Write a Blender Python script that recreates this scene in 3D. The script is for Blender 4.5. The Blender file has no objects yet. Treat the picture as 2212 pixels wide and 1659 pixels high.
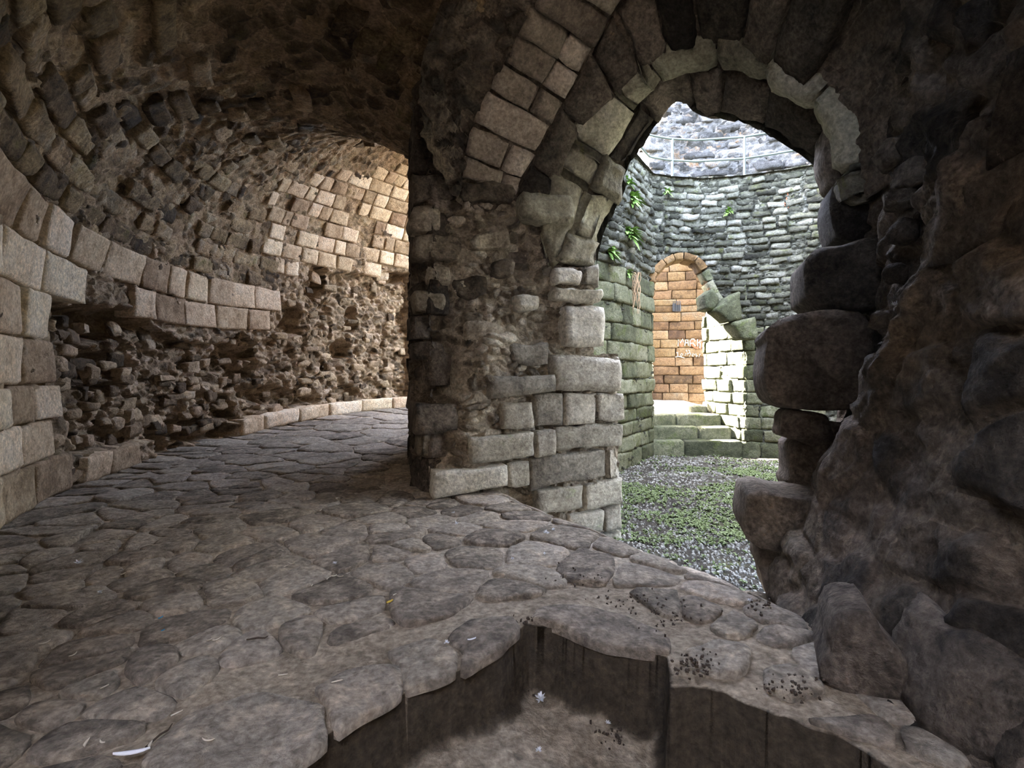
import bpy, math, random
import numpy as np

random.seed(7)
RNG = np.random.RandomState(7)
scene = bpy.context.scene
COL = scene.collection

# ------------------------------------------------------------------ camera, sky, sun, exposure
F, CX, HY, EH = 1106.0, 1106.0, 810.0, 1.2          # focal length, centre column, horizon row (pixels); eye height (m)
cam_d = bpy.data.cameras.new('camera')
cam_d.sensor_width = 36.0
cam_d.lens = 36.0 * F / 2212.0
cam_d.shift_y = -(829.5 - HY) / 2212.0
cam_d.clip_start = 0.02
cam = bpy.data.objects.new('camera', cam_d)
COL.objects.link(cam)
cam.location = (0, 0, EH)
cam.rotation_euler = (math.radians(90), 0, 0)
scene.camera = cam

world = bpy.data.worlds.new('sky')
scene.world = world
world.use_nodes = True
wn = world.node_tree.nodes
bg = wn['Background']
sky = wn.new('ShaderNodeTexSky')
sky.sky_type = 'NISHITA'
sky.sun_disc = False
sky.sun_elevation = math.radians(44)
sky.sun_rotation = math.radians(-60)
sky.dust_density = 3.0
sky.air_density = 0.8
bw = wn.new('ShaderNodeMix'); bw.data_type = 'RGBA'
bw.inputs[0].default_value = 0.85
bw.inputs[7].default_value = (0.235, 0.222, 0.205, 1)     # thin bright cloud over the blue
world.node_tree.links.new(sky.outputs[0], bw.inputs[6])
world.node_tree.links.new(bw.outputs[2], bg.inputs[0])
bg.inputs[1].default_value = 4.0

sun_d = bpy.data.lights.new('sun', 'SUN')
sun_d.energy = 24.0
sun_d.color = (1.0, 0.94, 0.84)
sun_d.angle = math.radians(0.6)
sun = bpy.data.objects.new('sun', sun_d)
COL.objects.link(sun)
sun.location = (-6, 4, 12)
from mathutils import Vector
SUN_DIR = Vector((-0.62, 0.35, 0.70)).normalized()
sun.rotation_euler = SUN_DIR.to_track_quat('Z', 'Y').to_euler()

vs = scene.view_settings
vs.view_transform = 'Standard'
vs.look = 'None'
vs.gamma = 1.0
vs.use_curve_mapping = False
vs.exposure = 3.6
scene.cycles.max_bounces = 12
scene.cycles.diffuse_bounces = 8
scene.cycles.use_denoising = True

# ------------------------------------------------------------------ geometry helpers
def pix(x, y, d):
    return np.array([(x - CX) / F * d, d, EH - (y - HY) / F * d])

def proj(P):
    P = np.asarray(P, float)
    d = np.maximum(P[..., 1], 0.05)
    return CX + P[..., 0] / d * F, HY - (P[..., 2] - EH) / d * F

_NT = np.random.RandomState(3).rand(12, 64 * 64 * 64)
def _ix(ix, iy, iz):
    return ((ix & 63) << 12) | ((iy & 63) << 6) | (iz & 63)

def vnoise(p, seed=0):
    i = np.floor(p).astype(np.int64)
    f = p - i
    f = f * f * (3 - 2 * f)
    T = _NT[seed % 12]
    x0, x1 = (i[:, 0] & 63) << 12, ((i[:, 0] + 1) & 63) << 12
    y0, y1 = (i[:, 1] & 63) << 6, ((i[:, 1] + 1) & 63) << 6
    z0, z1 = i[:, 2] & 63, (i[:, 2] + 1) & 63
    fx, fy, fz = f[:, 0], f[:, 1], f[:, 2]
    def lz(a): return T[a + z0] * (1 - fz) + T[a + z1] * fz
    c0 = lz(x0 + y0) * (1 - fy) + lz(x0 + y1) * fy
    c1 = lz(x1 + y0) * (1 - fy) + lz(x1 + y1) * fy
    return (c0 * (1 - fx) + c1 * fx) * 2 - 1

def fbm(p, octv=4, gain=0.5, seed=0):
    p = np.asarray(p, float)
    a, s, t = 1.0, np.zeros(len(p)), 0.0
    for k in range(octv):
        s += a * vnoise(p, seed + k)
        t += a
        a *= gain
        p = p * 2.03 + 5.17
    return s / t * 1.6

def worley(p, seed=0):
    i = np.floor(p).astype(np.int64)
    f1 = np.full(len(p), 9.0); f2 = np.full(len(p), 9.0); cid = np.zeros(len(p))
    for dx in (-1, 0, 1):
        for dy in (-1, 0, 1):
            for dz in (-1, 0, 1):
                c = i + np.array([dx, dy, dz])
                k = _ix(c[:, 0], c[:, 1], c[:, 2])
                d = np.sqrt((_NT[4][k] + c[:, 0] - p[:, 0]) ** 2 + (_NT[5][k] + c[:, 1] - p[:, 1]) ** 2 + (_NT[6][k] + c[:, 2] - p[:, 2]) ** 2)
                nearer = d < f1
                f2 = np.where(nearer, f1, np.minimum(f2, d))
                cid = np.where(nearer, _NT[7][k], cid)
                f1 = np.where(nearer, d, f1)
    return f1, f2, cid

def sstep(a, b, x):
    t = np.clip((x - a) / (b - a), 0, 1)
    return t * t * (3 - 2 * t)

def in_poly(px, py, poly):
    px = np.asarray(px, float); py = np.asarray(py, float)
    res = np.zeros(px.shape, bool)
    n = len(poly)
    for k in range(n):
        x0, y0 = poly[k]; x1, y1 = poly[(k + 1) % n]
        if y0 == y1:
            continue
        c = ((y0 > py) != (y1 > py)) & (px < (x1 - x0) * (py - y0) / (y1 - y0) + x0)
        res ^= c
    return res

def mk_mesh(name, V, Q, attrs=None, smooth=True):
    V = np.asarray(V, np.float32); Q = np.asarray(Q, np.int32)
    m = bpy.data.meshes.new(name)
    k = Q.shape[1]
    m.vertices.add(len(V)); m.vertices.foreach_set('co', V.ravel())
    m.loops.add(Q.size); m.loops.foreach_set('vertex_index', Q.ravel())
    m.polygons.add(len(Q))
    m.polygons.foreach_set('loop_start', np.arange(0, Q.size, k, dtype=np.int32))
    m.polygons.foreach_set('use_smooth', np.full(len(Q), smooth))
    m.update(calc_edges=True)
    if attrs:
        for an, av in attrs.items():
            a = m.attributes.new(an, 'FLOAT', 'POINT')
            a.data.foreach_set('value', np.asarray(av, np.float32))
    return m

def link(name, mesh, mat=None, parent=None, loc=None):
    o = bpy.data.objects.new(name, mesh)
    COL.objects.link(o)
    if loc is not None:
        o.location = loc
    if parent is not None:
        o.parent = parent
    if mat is not None and mesh is not None:
        mesh.materials.append(mat)
    return o

def obj(name, V, Q, mat, parent=None, attrs=None, smooth=True):
    """one mesh object with its origin at its own centre (parents sit unrotated at the world origin)"""
    V = np.asarray(V, float)
    c = 0.5 * (V.min(0) + V.max(0)) if parent is not None else np.zeros(3)
    return link(name, mk_mesh(name, V - c, Q, attrs, smooth), mat, parent, tuple(c))

def tag(o, label=None, cat=None, group=None, kind=None):
    if label: o['label'] = label
    if cat: o['category'] = cat
    if group: o['group'] = group
    if kind: o['kind'] = kind
    return o

_gq = {}
def gridq(nu, nv):
    if (nu, nv) not in _gq:
        a = np.arange((nu - 1) * (nv - 1))
        i, j = a // (nv - 1), a % (nv - 1)
        b = i * nv + j
        _gq[(nu, nv)] = np.stack([b, b + nv, b + nv + 1, b + 1], 1)
    return _gq[(nu, nv)]

def normals(S, u, v, ref, e=0.01):
    n = np.cross(S(u + e, v) - S(u - e, v), S(u, v + e) - S(u, v - e))
    n /= np.maximum(np.linalg.norm(n, axis=1), 1e-9)[:, None]
    P = S(u, v)
    m = len(P) // 2
    if (n * (np.asarray(ref, float) - P)).sum() < 0:
        n = -n
    return P, n

EYE = np.array([0, 0, EH])

def backing(name, S, us, vs_, disp, mat, parent=None, mask=None, ref=EYE, attrs=None, e=0.02):
    """a continuous rough masonry surface: a grid on S pushed along its normal by disp(P)"""
    U, W = np.meshgrid(us, vs_, indexing='ij')
    P, n = normals(S, U.ravel(), W.ravel(), ref, e)
    d, at = disp(P, U.ravel(), W.ravel())
    V = P + n * d[:, None]
    Q = gridq(len(us), len(vs_))
    # face winding towards ref
    a, b, c = V[Q[:, 0]], V[Q[:, 1]], V[Q[:, 2]]
    if (np.cross(b - a, c - a) * n[Q[:, 0]]).sum() < 0:
        Q = Q[:, ::-1]
    if mask is not None:
        cpt = P[Q].mean(1)
        keep = mask(cpt, U.ravel()[Q].mean(1), W.ravel()[Q].mean(1))
        Q = Q[keep]
    return obj(name, V, Q, mat, parent, at)

def stone_patch(name, S, u0, u1, v0, v1, mat, parent=None, depth=0.15, front=0.0, rnd=0.015, rough=0.012,
                n=(4, 3), corner=0.12, wob=0.06, bulge=0.0, ref=EYE, nscale=5.0, tilt=0.02):
    """one block of masonry sitting on surface S: worn face, rounded arrises, sides running back into the wall"""
    def axis(k):
        inner = np.linspace(-1, 1, k + 1)
        inner[0], inner[-1] = -0.9, 0.9
        if k > 1:
            inner[1:-1] *= 0.95
        return np.concatenate([[-1.0, -1.0], inner, [1.0, 1.0]])
    su, sv = 0.5 * (u1 - u0), 0.5 * (v1 - v0)
    a = axis(n[0]); b = axis(n[1])
    # rounding is in metres: put the first ring about rnd*1.6 in from the edge
    a[2], a[-3] = -max(0.5, 1 - 1.6 * rnd / su), max(0.5, 1 - 1.6 * rnd / su)
    b[2], b[-3] = -max(0.5, 1 - 1.6 * rnd / sv), max(0.5, 1 - 1.6 * rnd / sv)
    A, B = np.meshgrid(a, b, indexing='ij')
    ia, ib = np.meshgrid(np.minimum(np.arange(len(a)), np.arange(len(a))[::-1]),
                         np.minimum(np.arange(len(b)), np.arange(len(b))[::-1]), indexing='ij')
    ring = np.minimum(np.minimum(ia, ib), 2)
    A, B, ring = A.ravel(), B.ravel(), ring.ravel()
    r1, r2, r3, r4 = RNG.uniform(-1, 1, 4)
    skew = wob * (r1 * B * 0.5)
    Aw = A * np.sqrt(1 - corner * B * B * 0.5) + skew * 0.6
    Bw = B * np.sqrt(1 - corner * A * A * 0.5) + wob * r2 * A * 0.35
    u = 0.5 * (u0 + u1) + su * Aw
    v = 0.5 * (v0 + v1) + sv * Bw
    P, nn = normals(S, u, v, ref)
    seed = RNG.uniform(0, 90, 3)
    nz = fbm(P * nscale + seed, 4)
    off = np.where(ring == 0, -depth, np.where(ring == 1, front - rnd, front))
    off = off + np.where(ring > 0, rough * nz + bulge * (1 - np.maximum(np.abs(A), np.abs(B)) ** 2) + tilt * (r3 * A + r4 * B), 0)
    V = P + nn * off[:, None]
    # outline wobble
    ed = np.stack([fbm(P * 6 + seed + 11, 2), fbm(P * 6 + seed + 23, 2), fbm(P * 6 + seed + 37, 2)], 1)
    V += ed * (rough * 0.9) * (ring < 2)[:, None]
    Q = gridq(len(a), len(b))
    aa, bb, cc = V[Q[:, 0]], V[Q[:, 1]], V[Q[:, 2]]
    if (np.cross(bb - aa, cc - aa) * nn[Q[:, 0]]).sum() < 0:
        Q = Q[:, ::-1]
    return obj(name, V, Q, mat, parent)

def chaikin(p, k=1, w=0.25):
    for _ in range(k):
        q = np.roll(p, -1, 0)
        p = np.stack([p * (1 - w) + q * w, p * w + q * (1 - w)], 1).reshape(-1, p.shape[1])
    return p

def poly_stone(name, outline, normal, mat, parent=None, thick=0.12, rnd=0.02, rough=0.012, dome=0.0, smoothk=1, follow=None, res=0.06, nscale=5.0, w=0.2, edge=None, raw=False):
    """a free-form stone: outline (N,3) of its face, extruded back along -normal; follow(x,y) drapes the face on a ground surface"""
    o = chaikin(np.asarray(outline, float), smoothk, w)
    # resample
    L = np.linalg.norm(np.roll(o, -1, 0) - o, axis=1)
    cum = np.concatenate([[0], np.cumsum(L)])
    m = int(np.clip(cum[-1] / res, 12, 44))
    t = np.linspace(0, cum[-1], m, endpoint=False)
    oc = np.vstack([o, o[:1]])
    o = np.stack([np.interp(t, cum, oc[:, k]) for k in range(3)], 1)
    nrm = np.asarray(normal, float); nrm /= np.linalg.norm(nrm)
    c = o.mean(0)
    size = np.sqrt(((o - c) ** 2).sum(1).mean())
    fr = min(0.45, 1.4 * rnd / size)
    fac = [1.0, 1.0, 1 - fr, (1 - fr) * 0.66, (1 - fr) * 0.33]
    offs = [-thick, -rnd, 0, 0, 0]
    seed = RNG.uniform(0, 90, 3)
    V = []
    for k, (f_, of) in enumerate(zip(fac, offs)):
        P = c + (o - c) * f_
        if k < 2:
            P = P + np.stack([fbm(o * 7 + seed + 9 * j, 2) for j in range(3)], 1) * (rough * 0.8 if edge is None else edge)
        h = of + (dome * (1 - f_ ** 2) if k else 0) + (rough * fbm(P * nscale + seed, 4) if k else 0)
        if follow is not None:
            P = P.copy(); P[:, 2] = follow(P[:, 0], P[:, 1])
        V.append(P + nrm * np.asarray(h).reshape(-1, 1))
    cc = c.copy()
    if follow is not None:
        cc[2] = follow(np.array([c[0]]), np.array([c[1]]))[0]
    V.append((cc + nrm * (dome + rough * fbm((cc * nscale + seed)[None], 4)[0]))[None])
    V = np.vstack(V)
    Q = []
    for k in range(len(fac) - 1):
        for i in range(m):
            j = (i + 1) % m
            Q.append((k * m + i, k * m + j, (k + 1) * m + j, (k + 1) * m + i))
    ctr = len(V) - 1
    b = (len(fac) - 1) * m
    if m % 2:
        V = np.vstack([V, V[-1:]])
    for i in range(0, m - 1, 2):
        Q.append((b + i, b + i + 1, b + (i + 2) % m, ctr))
    if m % 2:
        Q.append((b + m - 1, b, ctr, ctr + 1))
    Q = np.array(Q)
    a_, b_, c_ = V[Q[:, 0]], V[Q[:, 1]], V[Q[:, 2]]
    fl = (np.cross(b_ - a_, c_ - a_)[-m // 2:] * nrm).sum() < 0
    if fl:
        Q = Q[:, ::-1]
    if raw:
        return V, Q
    return obj(name, V, Q, mat, parent)

def catmull(pts, m):
    pts = np.asarray(pts, float)
    p = np.vstack([2 * pts[0] - pts[1], pts, 2 * pts[-1] - pts[-2]])
    out = []
    for i in range(1, len(p) - 2):
        t = np.linspace(0, 1, 12, endpoint=False)[:, None]
        out.append(0.5 * ((2 * p[i]) + (-p[i - 1] + p[i + 1]) * t + (2 * p[i - 1] - 5 * p[i] + 4 * p[i + 1] - p[i + 2]) * t ** 2
                          + (-p[i - 1] + 3 * p[i] - 3 * p[i + 1] + p[i + 2]) * t ** 3))
    out.append(pts[-1:])
    q = np.vstack(out)
    L = np.concatenate([[0], np.cumsum(np.linalg.norm(np.diff(q, axis=0), axis=1))])
    s = np.linspace(0, L[-1], m)
    return np.stack([np.interp(s, L, q[:, k]) for k in range(3)], 1)

# ------------------------------------------------------------------ materials
def mat_stone(name, cols, scale=1.0, stain=(0.03, 0.028, 0.026), stain_amt=0.5, moss=None, moss_amt=0.0, moss_up=0.0,
              bump=0.5, var=0.35, rough=0.92, strata=0.0, pale=None, pale_amt=0.0, mortar_or_shade=None, hue=0.006, mottle=0.5):
    m = bpy.data.materials.new(name); m.use_nodes = True
    nt = m.node_tree; N = nt.nodes; L = nt.links
    bs = N['Principled BSDF']
    bs.inputs['Roughness'].default_value = rough
    bs.inputs['Specular IOR Level'].default_value = 0.25
    geo = N.new('ShaderNodeNewGeometry'); oi = N.new('ShaderNodeObjectInfo')
    at = N.new('ShaderNodeAttribute'); at.attribute_name = 'cell'
    ad = N.new('ShaderNodeMath'); ad.operation = 'ADD'
    L.new(oi.outputs['Random'], ad.inputs[0]); L.new(at.outputs['Fac'], ad.inputs[1])
    fr = N.new('ShaderNodeMath'); fr.operation = 'FRACT'; L.new(ad.outputs[0], fr.inputs[0])
    sc = N.new('ShaderNodeVectorMath'); sc.operation = 'MULTIPLY_ADD'
    cmb = N.new('ShaderNodeCombineXYZ')
    for k, mul in enumerate((3.1, 5.3, 1.7)):
        mm = N.new('ShaderNodeMath'); mm.operation = 'MULTIPLY'; mm.inputs[1].default_value = mul
        L.new(oi.outputs['Random'], mm.inputs[0]); L.new(mm.outputs[0], cmb.inputs[k])
    L.new(geo.outputs['Position'], sc.inputs[0]); sc.inputs[1].default_value = (1, 1, 1 + strata); L.new(cmb.outputs[0], sc.inputs[2])
    def noise(s, det=8, ro=0.6, dist=0.0):
        n = N.new('ShaderNodeTexNoise'); n.inputs['Scale'].default_value = s * scale
        n.inputs['Detail'].default_value = det; n.inputs['Roughness'].default_value = ro; n.inputs['Distortion'].default_value = dist
        L.new(sc.outputs[0], n.inputs['Vector']); return n
    def ramp(src, p0, p1, inv=False):
        r = N.new('ShaderNodeMapRange'); r.inputs['From Min'].default_value = p0; r.inputs['From Max'].default_value = p1
        r.interpolation_type = 'SMOOTHSTEP'
        L.new(src, r.inputs['Value']); return r.outputs[0]
    def mix(fac, c1, c2, mode='MIX'):
        x = N.new('ShaderNodeMix'); x.data_type = 'RGBA'; x.blend_type = mode
        for s_, v in ((0, fac), (6, c1), (7, c2)):
            if hasattr(v, 'links'): L.new(v, x.inputs[s_])
            elif s_ == 0: x.inputs[0].default_value = v
            else: x.inputs[s_].default_value = tuple(v) + (1,)
        return x.outputs[2]
    n1 = noise(1.6, 7, 0.62, 0.4); n2 = noise(7.0, 9, 0.68, 0.3); n3 = noise(34.0, 6, 0.7); n4 = noise(0.9, 6, 0.6, 0.6)
    cr = N.new('ShaderNodeValToRGB'); el = cr.color_ramp.elements
    while len(el) < len(cols): el.new(0.5)
    for k, c in enumerate(cols):
        el[k].position = 0.30 + 0.42 * k / (len(cols) - 1); el[k].color = tuple(c) + (1,)
    mixv = N.new('ShaderNodeMath'); mixv.operation = 'MULTIPLY_ADD'; mixv.inputs[1].default_value = 0.30
    sh = N.new('ShaderNodeMath'); sh.operation = 'MULTIPLY_ADD'; sh.inputs[1].default_value = 0.5; sh.inputs[2].default_value = -0.13
    L.new(n2.outputs[0], sh.inputs[0])
    sub = N.new('ShaderNodeMath'); sub.operation = 'ADD'
    h5 = N.new('ShaderNodeMath'); h5.operation = 'MULTIPLY'; h5.inputs[1].default_value = 0.62; L.new(n1.outputs[0], h5.inputs[0])
    L.new(h5.outputs[0], sub.inputs[0]); L.new(sh.outputs[0], sub.inputs[1])
    L.new(fr.outputs[0], mixv.inputs[0]); L.new(sub.outputs[0], mixv.inputs[2])
    off = N.new('ShaderNodeMath'); off.operation = 'SUBTRACT'; off.inputs[1].default_value = 0.08; L.new(mixv.outputs[0], off.inputs[0])
    L.new(off.outputs[0], cr.inputs[0])
    col = cr.outputs[0]
    if pale:
        col = mix(ramp(n2.outputs[0], 0.70 - 0.25 * pale_amt, 0.80 - 0.2 * pale_amt), col, pale)
    # dark pits and stains
    pit = ramp(n2.outputs[0], 0.46, 0.30)
    sm = N.new('ShaderNodeMath'); sm.operation = 'MULTIPLY'; sm.inputs[1].default_value = 0.55 * min(1, stain_amt * 1.5)
    L.new(pit, sm.inputs[0]); col = mix(sm.outputs[0], col, stain)
    st = ramp(n4.outputs[0], 0.66 - 0.25 * stain_amt, 0.78 - 0.25 * stain_amt)
    s2 = N.new('ShaderNodeMath'); s2.operation = 'MULTIPLY'; s2.inputs[1].default_value = 0.8 * stain_amt; L.new(st, s2.inputs[0])
    col = mix(s2.outputs[0], col, stain)
    if moss:
        n5 = noise(2.6, 8, 0.7, 0.5)
        f_ = ramp(n5.outputs[0], 0.72 - 0.45 * moss_amt, 0.84 - 0.4 * moss_amt)
        if moss_up:
            sx = N.new('ShaderNodeSeparateXYZ'); L.new(geo.outputs['Normal'], sx.inputs[0])
            up = ramp(sx.outputs[2], -0.2, 0.9)
            ma = N.new('ShaderNodeMath'); ma.operation = 'MULTIPLY_ADD'; ma.inputs[1].default_value = moss_up; ma.use_clamp = True
            L.new(up, ma.inputs[0]); L.new(f_, ma.inputs[2]); f_ = ma.outputs[0]
        f2_ = N.new('ShaderNodeMath'); f2_.operation = 'MULTIPLY'; f2_.inputs[1].default_value = 0.85; L.new(f_, f2_.inputs[0])
        col = mix(f2_.outputs[0], col, moss)
    if mortar_or_shade:
        am = N.new('ShaderNodeAttribute'); am.attribute_name = 'mortar_or_shade'
        col = mix(am.outputs['Fac'], col, mortar_or_shade)
    n6 = noise(17.0, 5, 0.75, 0.2)
    def mul_by(src, lo, hi, p0, p1, c):
        r = N.new('ShaderNodeMapRange'); r.inputs['From Min'].default_value = p0; r.inputs['From Max'].default_value = p1
        r.inputs['To Min'].default_value = lo; r.inputs['To Max'].default_value = hi; L.new(src, r.inputs['Value'])
        x = N.new('ShaderNodeVectorMath'); x.operation = 'SCALE'; L.new(c, x.inputs[0]); L.new(r.outputs[0], x.inputs['Scale'])
        return x.outputs[0]
    col = mul_by(n6.outputs[0], 1 - 0.55 * mottle, 1 + 0.45 * mottle, 0.34, 0.66, col)
    col = mul_by(n3.outputs[0], 1 - 0.45 * mottle, 1 + 0.40 * mottle, 0.34, 0.66, col)
    hs = N.new('ShaderNodeHueSaturation')
    vv = N.new('ShaderNodeMapRange'); vv.inputs['To Min'].default_value = 1 - var; vv.inputs['To Max'].default_value = 1 + var * 0.8
    L.new(fr.outputs[0], vv.inputs['Value']); L.new(vv.outputs[0], hs.inputs['Value'])
    f7 = N.new('ShaderNodeMath'); f7.operation = 'MULTIPLY'; f7.inputs[1].default_value = 7.31; L.new(fr.outputs[0], f7.inputs[0])
    f8 = N.new('ShaderNodeMath'); f8.operation = 'FRACT'; L.new(f7.outputs[0], f8.inputs[0])
    hh = N.new('ShaderNodeMapRange'); hh.inputs['To Min'].default_value = 0.5 - hue; hh.inputs['To Max'].default_value = 0.5 + hue
    L.new(f8.outputs[0], hh.inputs['Value']); L.new(hh.outputs[0], hs.inputs['Hue'])
    L.new(col, hs.inputs['Color'])
    L.new(hs.outputs[0], bs.inputs['Base Color'])
    hsum = N.new('ShaderNodeMath'); hsum.operation = 'MULTIPLY_ADD'; hsum.inputs[1].default_value = 0.5
    L.new(n3.outputs[0], hsum.inputs[0]); L.new(n2.outputs[0], hsum.inputs[2])
    bp = N.new('ShaderNodeBump'); bp.inputs['Strength'].default_value = bump; bp.inputs['Distance'].default_value = 0.07
    L.new(hsum.outputs[0], bp.inputs['Height']); L.new(bp.outputs[0], bs.inputs['Normal'])
    return m

def mat_plain(name, col, rough=0.7, metal=0.0):
    m = bpy.data.materials.new(name); m.use_nodes = True
    b = m.node_tree.nodes['Principled BSDF']
    N = m.node_tree.nodes; L = m.node_tree.links
    n = N.new('ShaderNodeTexNoise'); n.inputs['Scale'].default_value = 30
    x = N.new('ShaderNodeMix'); x.data_type = 'RGBA'
    x.inputs[6].default_value = tuple(c * 0.8 for c in col) + (1,); x.inputs[7].default_value = tuple(min(1, c * 1.15) for c in col) + (1,)
    L.new(n.outputs[0], x.inputs[0]); L.new(x.outputs[2], b.inputs['Base Color'])
    b.inputs['Roughness'].default_value = rough; b.inputs['Metallic'].default_value = metal
    return m

M = {}
M['ashlar'] = mat_stone('ashlar', [(0.27, 0.185, 0.11), (0.46, 0.34, 0.22), (0.57, 0.45, 0.31), (0.64, 0.545, 0.415)], stain=(0.12, 0.085, 0.05), stain_amt=0.35, var=0.20, bump=0.6)
M['core'] = mat_stone('rubble_core', [(0.07, 0.05, 0.03), (0.23, 0.165, 0.10), (0.40, 0.30, 0.195), (0.34, 0.27, 0.20)], stain=(0.03, 0.022, 0.014), stain_amt=0.45, var=0.35, bump=0.8, mortar_or_shade=(0.36, 0.27, 0.18))
M['vault'] = mat_stone('vault_rubble', [(0.065, 0.045, 0.027), (0.20, 0.14, 0.078), (0.34, 0.245, 0.14), (0.31, 0.26, 0.185)], stain=(0.028, 0.021, 0.016), stain_amt=0.6, var=0.3, bump=0.9, mortar_or_shade=(0.38, 0.275, 0.175), moss=(0.15, 0.13, 0.045), moss_amt=0.35, mottle=0.65)
M['pillar'] = mat_stone('pillar_stone', [(0.20, 0.18, 0.15), (0.36, 0.33, 0.27), (0.46, 0.43, 0.36), (0.55, 0.52, 0.45)], stain=(0.07, 0.06, 0.05), stain_amt=0.30, var=0.18, bump=0.7, moss=(0.22, 0.25, 0.13), moss_amt=0.25)
M['pillar_core'] = mat_stone('pillar_core', [(0.10, 0.082, 0.064), (0.27, 0.225, 0.17), (0.44, 0.385, 0.305), (0.50, 0.465, 0.39)], stain=(0.045, 0.04, 0.038), stain_amt=0.45, var=0.3, bump=0.9, mortar_or_shade=(0.40, 0.34, 0.26), mottle=0.6)
M['soot'] = mat_stone('soot_stone', [(0.036, 0.030, 0.026), (0.10, 0.083, 0.067), (0.172, 0.142, 0.114), (0.24, 0.203, 0.165)], stain=(0.017, 0.0155, 0.0145), stain_amt=0.6, var=0.25, bump=1.0, mortar_or_shade=(0.19, 0.15, 0.113), mottle=0.7, pale=(0.25, 0.185, 0.125), pale_amt=0.35)
M['vous'] = mat_stone('voussoir', [(0.16, 0.13, 0.105), (0.30, 0.25, 0.20), (0.40, 0.34, 0.28), (0.46, 0.41, 0.36)], stain=(0.06, 0.05, 0.045), stain_amt=0.3, var=0.22, bump=0.6, pale=(0.45, 0.36, 0.22), pale_amt=0.3)
M['ring'] = mat_stone('arch_ring', [(0.13, 0.12, 0.09), (0.27, 0.25, 0.19), (0.38, 0.36, 0.27), (0.44, 0.42, 0.34)], stain=(0.05, 0.045, 0.04), stain_amt=0.35, var=0.2, bump=0.7, moss=(0.22, 0.22, 0.09), moss_amt=0.35)
M['floor'] = mat_stone('floor_earth', [(0.22, 0.175, 0.13), (0.35, 0.285, 0.215), (0.43, 0.36, 0.28), (0.50, 0.435, 0.355)], stain=(0.11, 0.086, 0.062), stain_amt=0.35, bump=0.8, var=0.0, mortar_or_shade=(0.06, 0.046, 0.032), mottle=0.6)  # dark mix colour holds the pit sides' soil tone and shade
M['flag'] = mat_stone('flagstone', [(0.17, 0.143, 0.115), (0.27, 0.232, 0.19), (0.33, 0.287, 0.237), (0.40, 0.352, 0.298)], stain=(0.08, 0.066, 0.052), stain_amt=0.4, bump=0.8, var=0.14, pale=(0.42, 0.352, 0.275), pale_amt=0.9, hue=0.004, mottle=0.6)
M['bank_shade'] = mat_stone('shaded_bank', [(0.025, 0.019, 0.013), (0.07, 0.053, 0.036), (0.12, 0.09, 0.063), (0.17, 0.133, 0.098)], stain=(0.014, 0.011, 0.008), stain_amt=0.5, bump=0.9, var=0.2, mottle=0.65)  # dark soil with the pit sides' shade put into its colour
M['court'] = mat_stone('court_rubble', [(0.020, 0.020, 0.015), (0.052, 0.053, 0.040), (0.098, 0.098, 0.080), (0.15, 0.148, 0.132)], stain=(0.011, 0.012, 0.008), stain_amt=0.4, var=0.4, bump=0.9, moss=(0.055, 0.062, 0.018), moss_amt=0.4, moss_up=0.3, mortar_or_shade=(0.036, 0.036, 0.027))
M['court_ashlar'] = mat_stone('court_ashlar', [(0.032, 0.036, 0.018), (0.070, 0.075, 0.042), (0.115, 0.116, 0.072), (0.15, 0.147, 0.105)], stain=(0.016, 0.019, 0.009), stain_amt=0.4, var=0.25, bump=0.8, moss=(0.058, 0.072, 0.02), moss_amt=0.45)
M['orange'] = mat_stone('orange_ashlar', [(0.055, 0.030, 0.013), (0.115, 0.066, 0.028), (0.150, 0.092, 0.042), (0.145, 0.104, 0.06)], stain=(0.03, 0.022, 0.014), stain_amt=0.35, var=0.15, bump=0.5)
M['ruin'] = mat_stone('ruin_rubble', [(0.03, 0.03, 0.03), (0.07, 0.07, 0.072), (0.11, 0.11, 0.113), (0.12, 0.075, 0.042)], stain=(0.015, 0.015, 0.015), stain_amt=0.4, var=0.4, bump=0.9, mortar_or_shade=(0.10, 0.10, 0.102))
M['ground'] = mat_stone('court_soil', [(0.022, 0.018, 0.013), (0.05, 0.043, 0.032), (0.085, 0.078, 0.06), (0.12, 0.115, 0.092)], stain=(0.015, 0.014, 0.010), stain_amt=0.3, bump=0.9, var=0.0, moss=(0.065, 0.07, 0.018), moss_amt=0.4)
M['grass'] = mat_plain('grass', (0.085, 0.115, 0.034), 0.7)
M['fern'] = mat_plain('fern', (0.10, 0.19, 0.03), 0.7)
M['pebble'] = mat_stone('pebble', [(0.05, 0.048, 0.042), (0.13, 0.126, 0.112), (0.27, 0.262, 0.24)], var=0.4, bump=0.2)
M['rail'] = mat_plain('rail_paint', (0.030, 0.045, 0.045), 0.35)
M['feather'] = mat_plain('feather', (0.75, 0.77, 0.82), 0.8)
M['husk'] = mat_plain('husk', (0.62, 0.56, 0.46), 0.8)
M['twig'] = mat_plain('twig', (0.05, 0.035, 0.025), 0.9)
M['blue'] = mat_plain('blue_chip', (0.03, 0.25, 0.5), 0.5)
M['yellow'] = mat_plain('yellow_leaf', (0.55, 0.38, 0.05), 0.7)
M['dry'] = mat_plain('dry_weed', (0.20, 0.07, 0.03), 0.9)
M['root'] = mat_plain('dry_root', (0.32, 0.22, 0.13), 0.9)
M['chalk'] = mat_plain('chalk', (0.85, 0.78, 0.62), 0.9)
M['redpaint'] = mat_plain('red_paint', (0.30, 0.09, 0.04), 0.9)
M['iron'] = mat_plain('iron', (0.03, 0.03, 0.03), 0.6)

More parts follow.
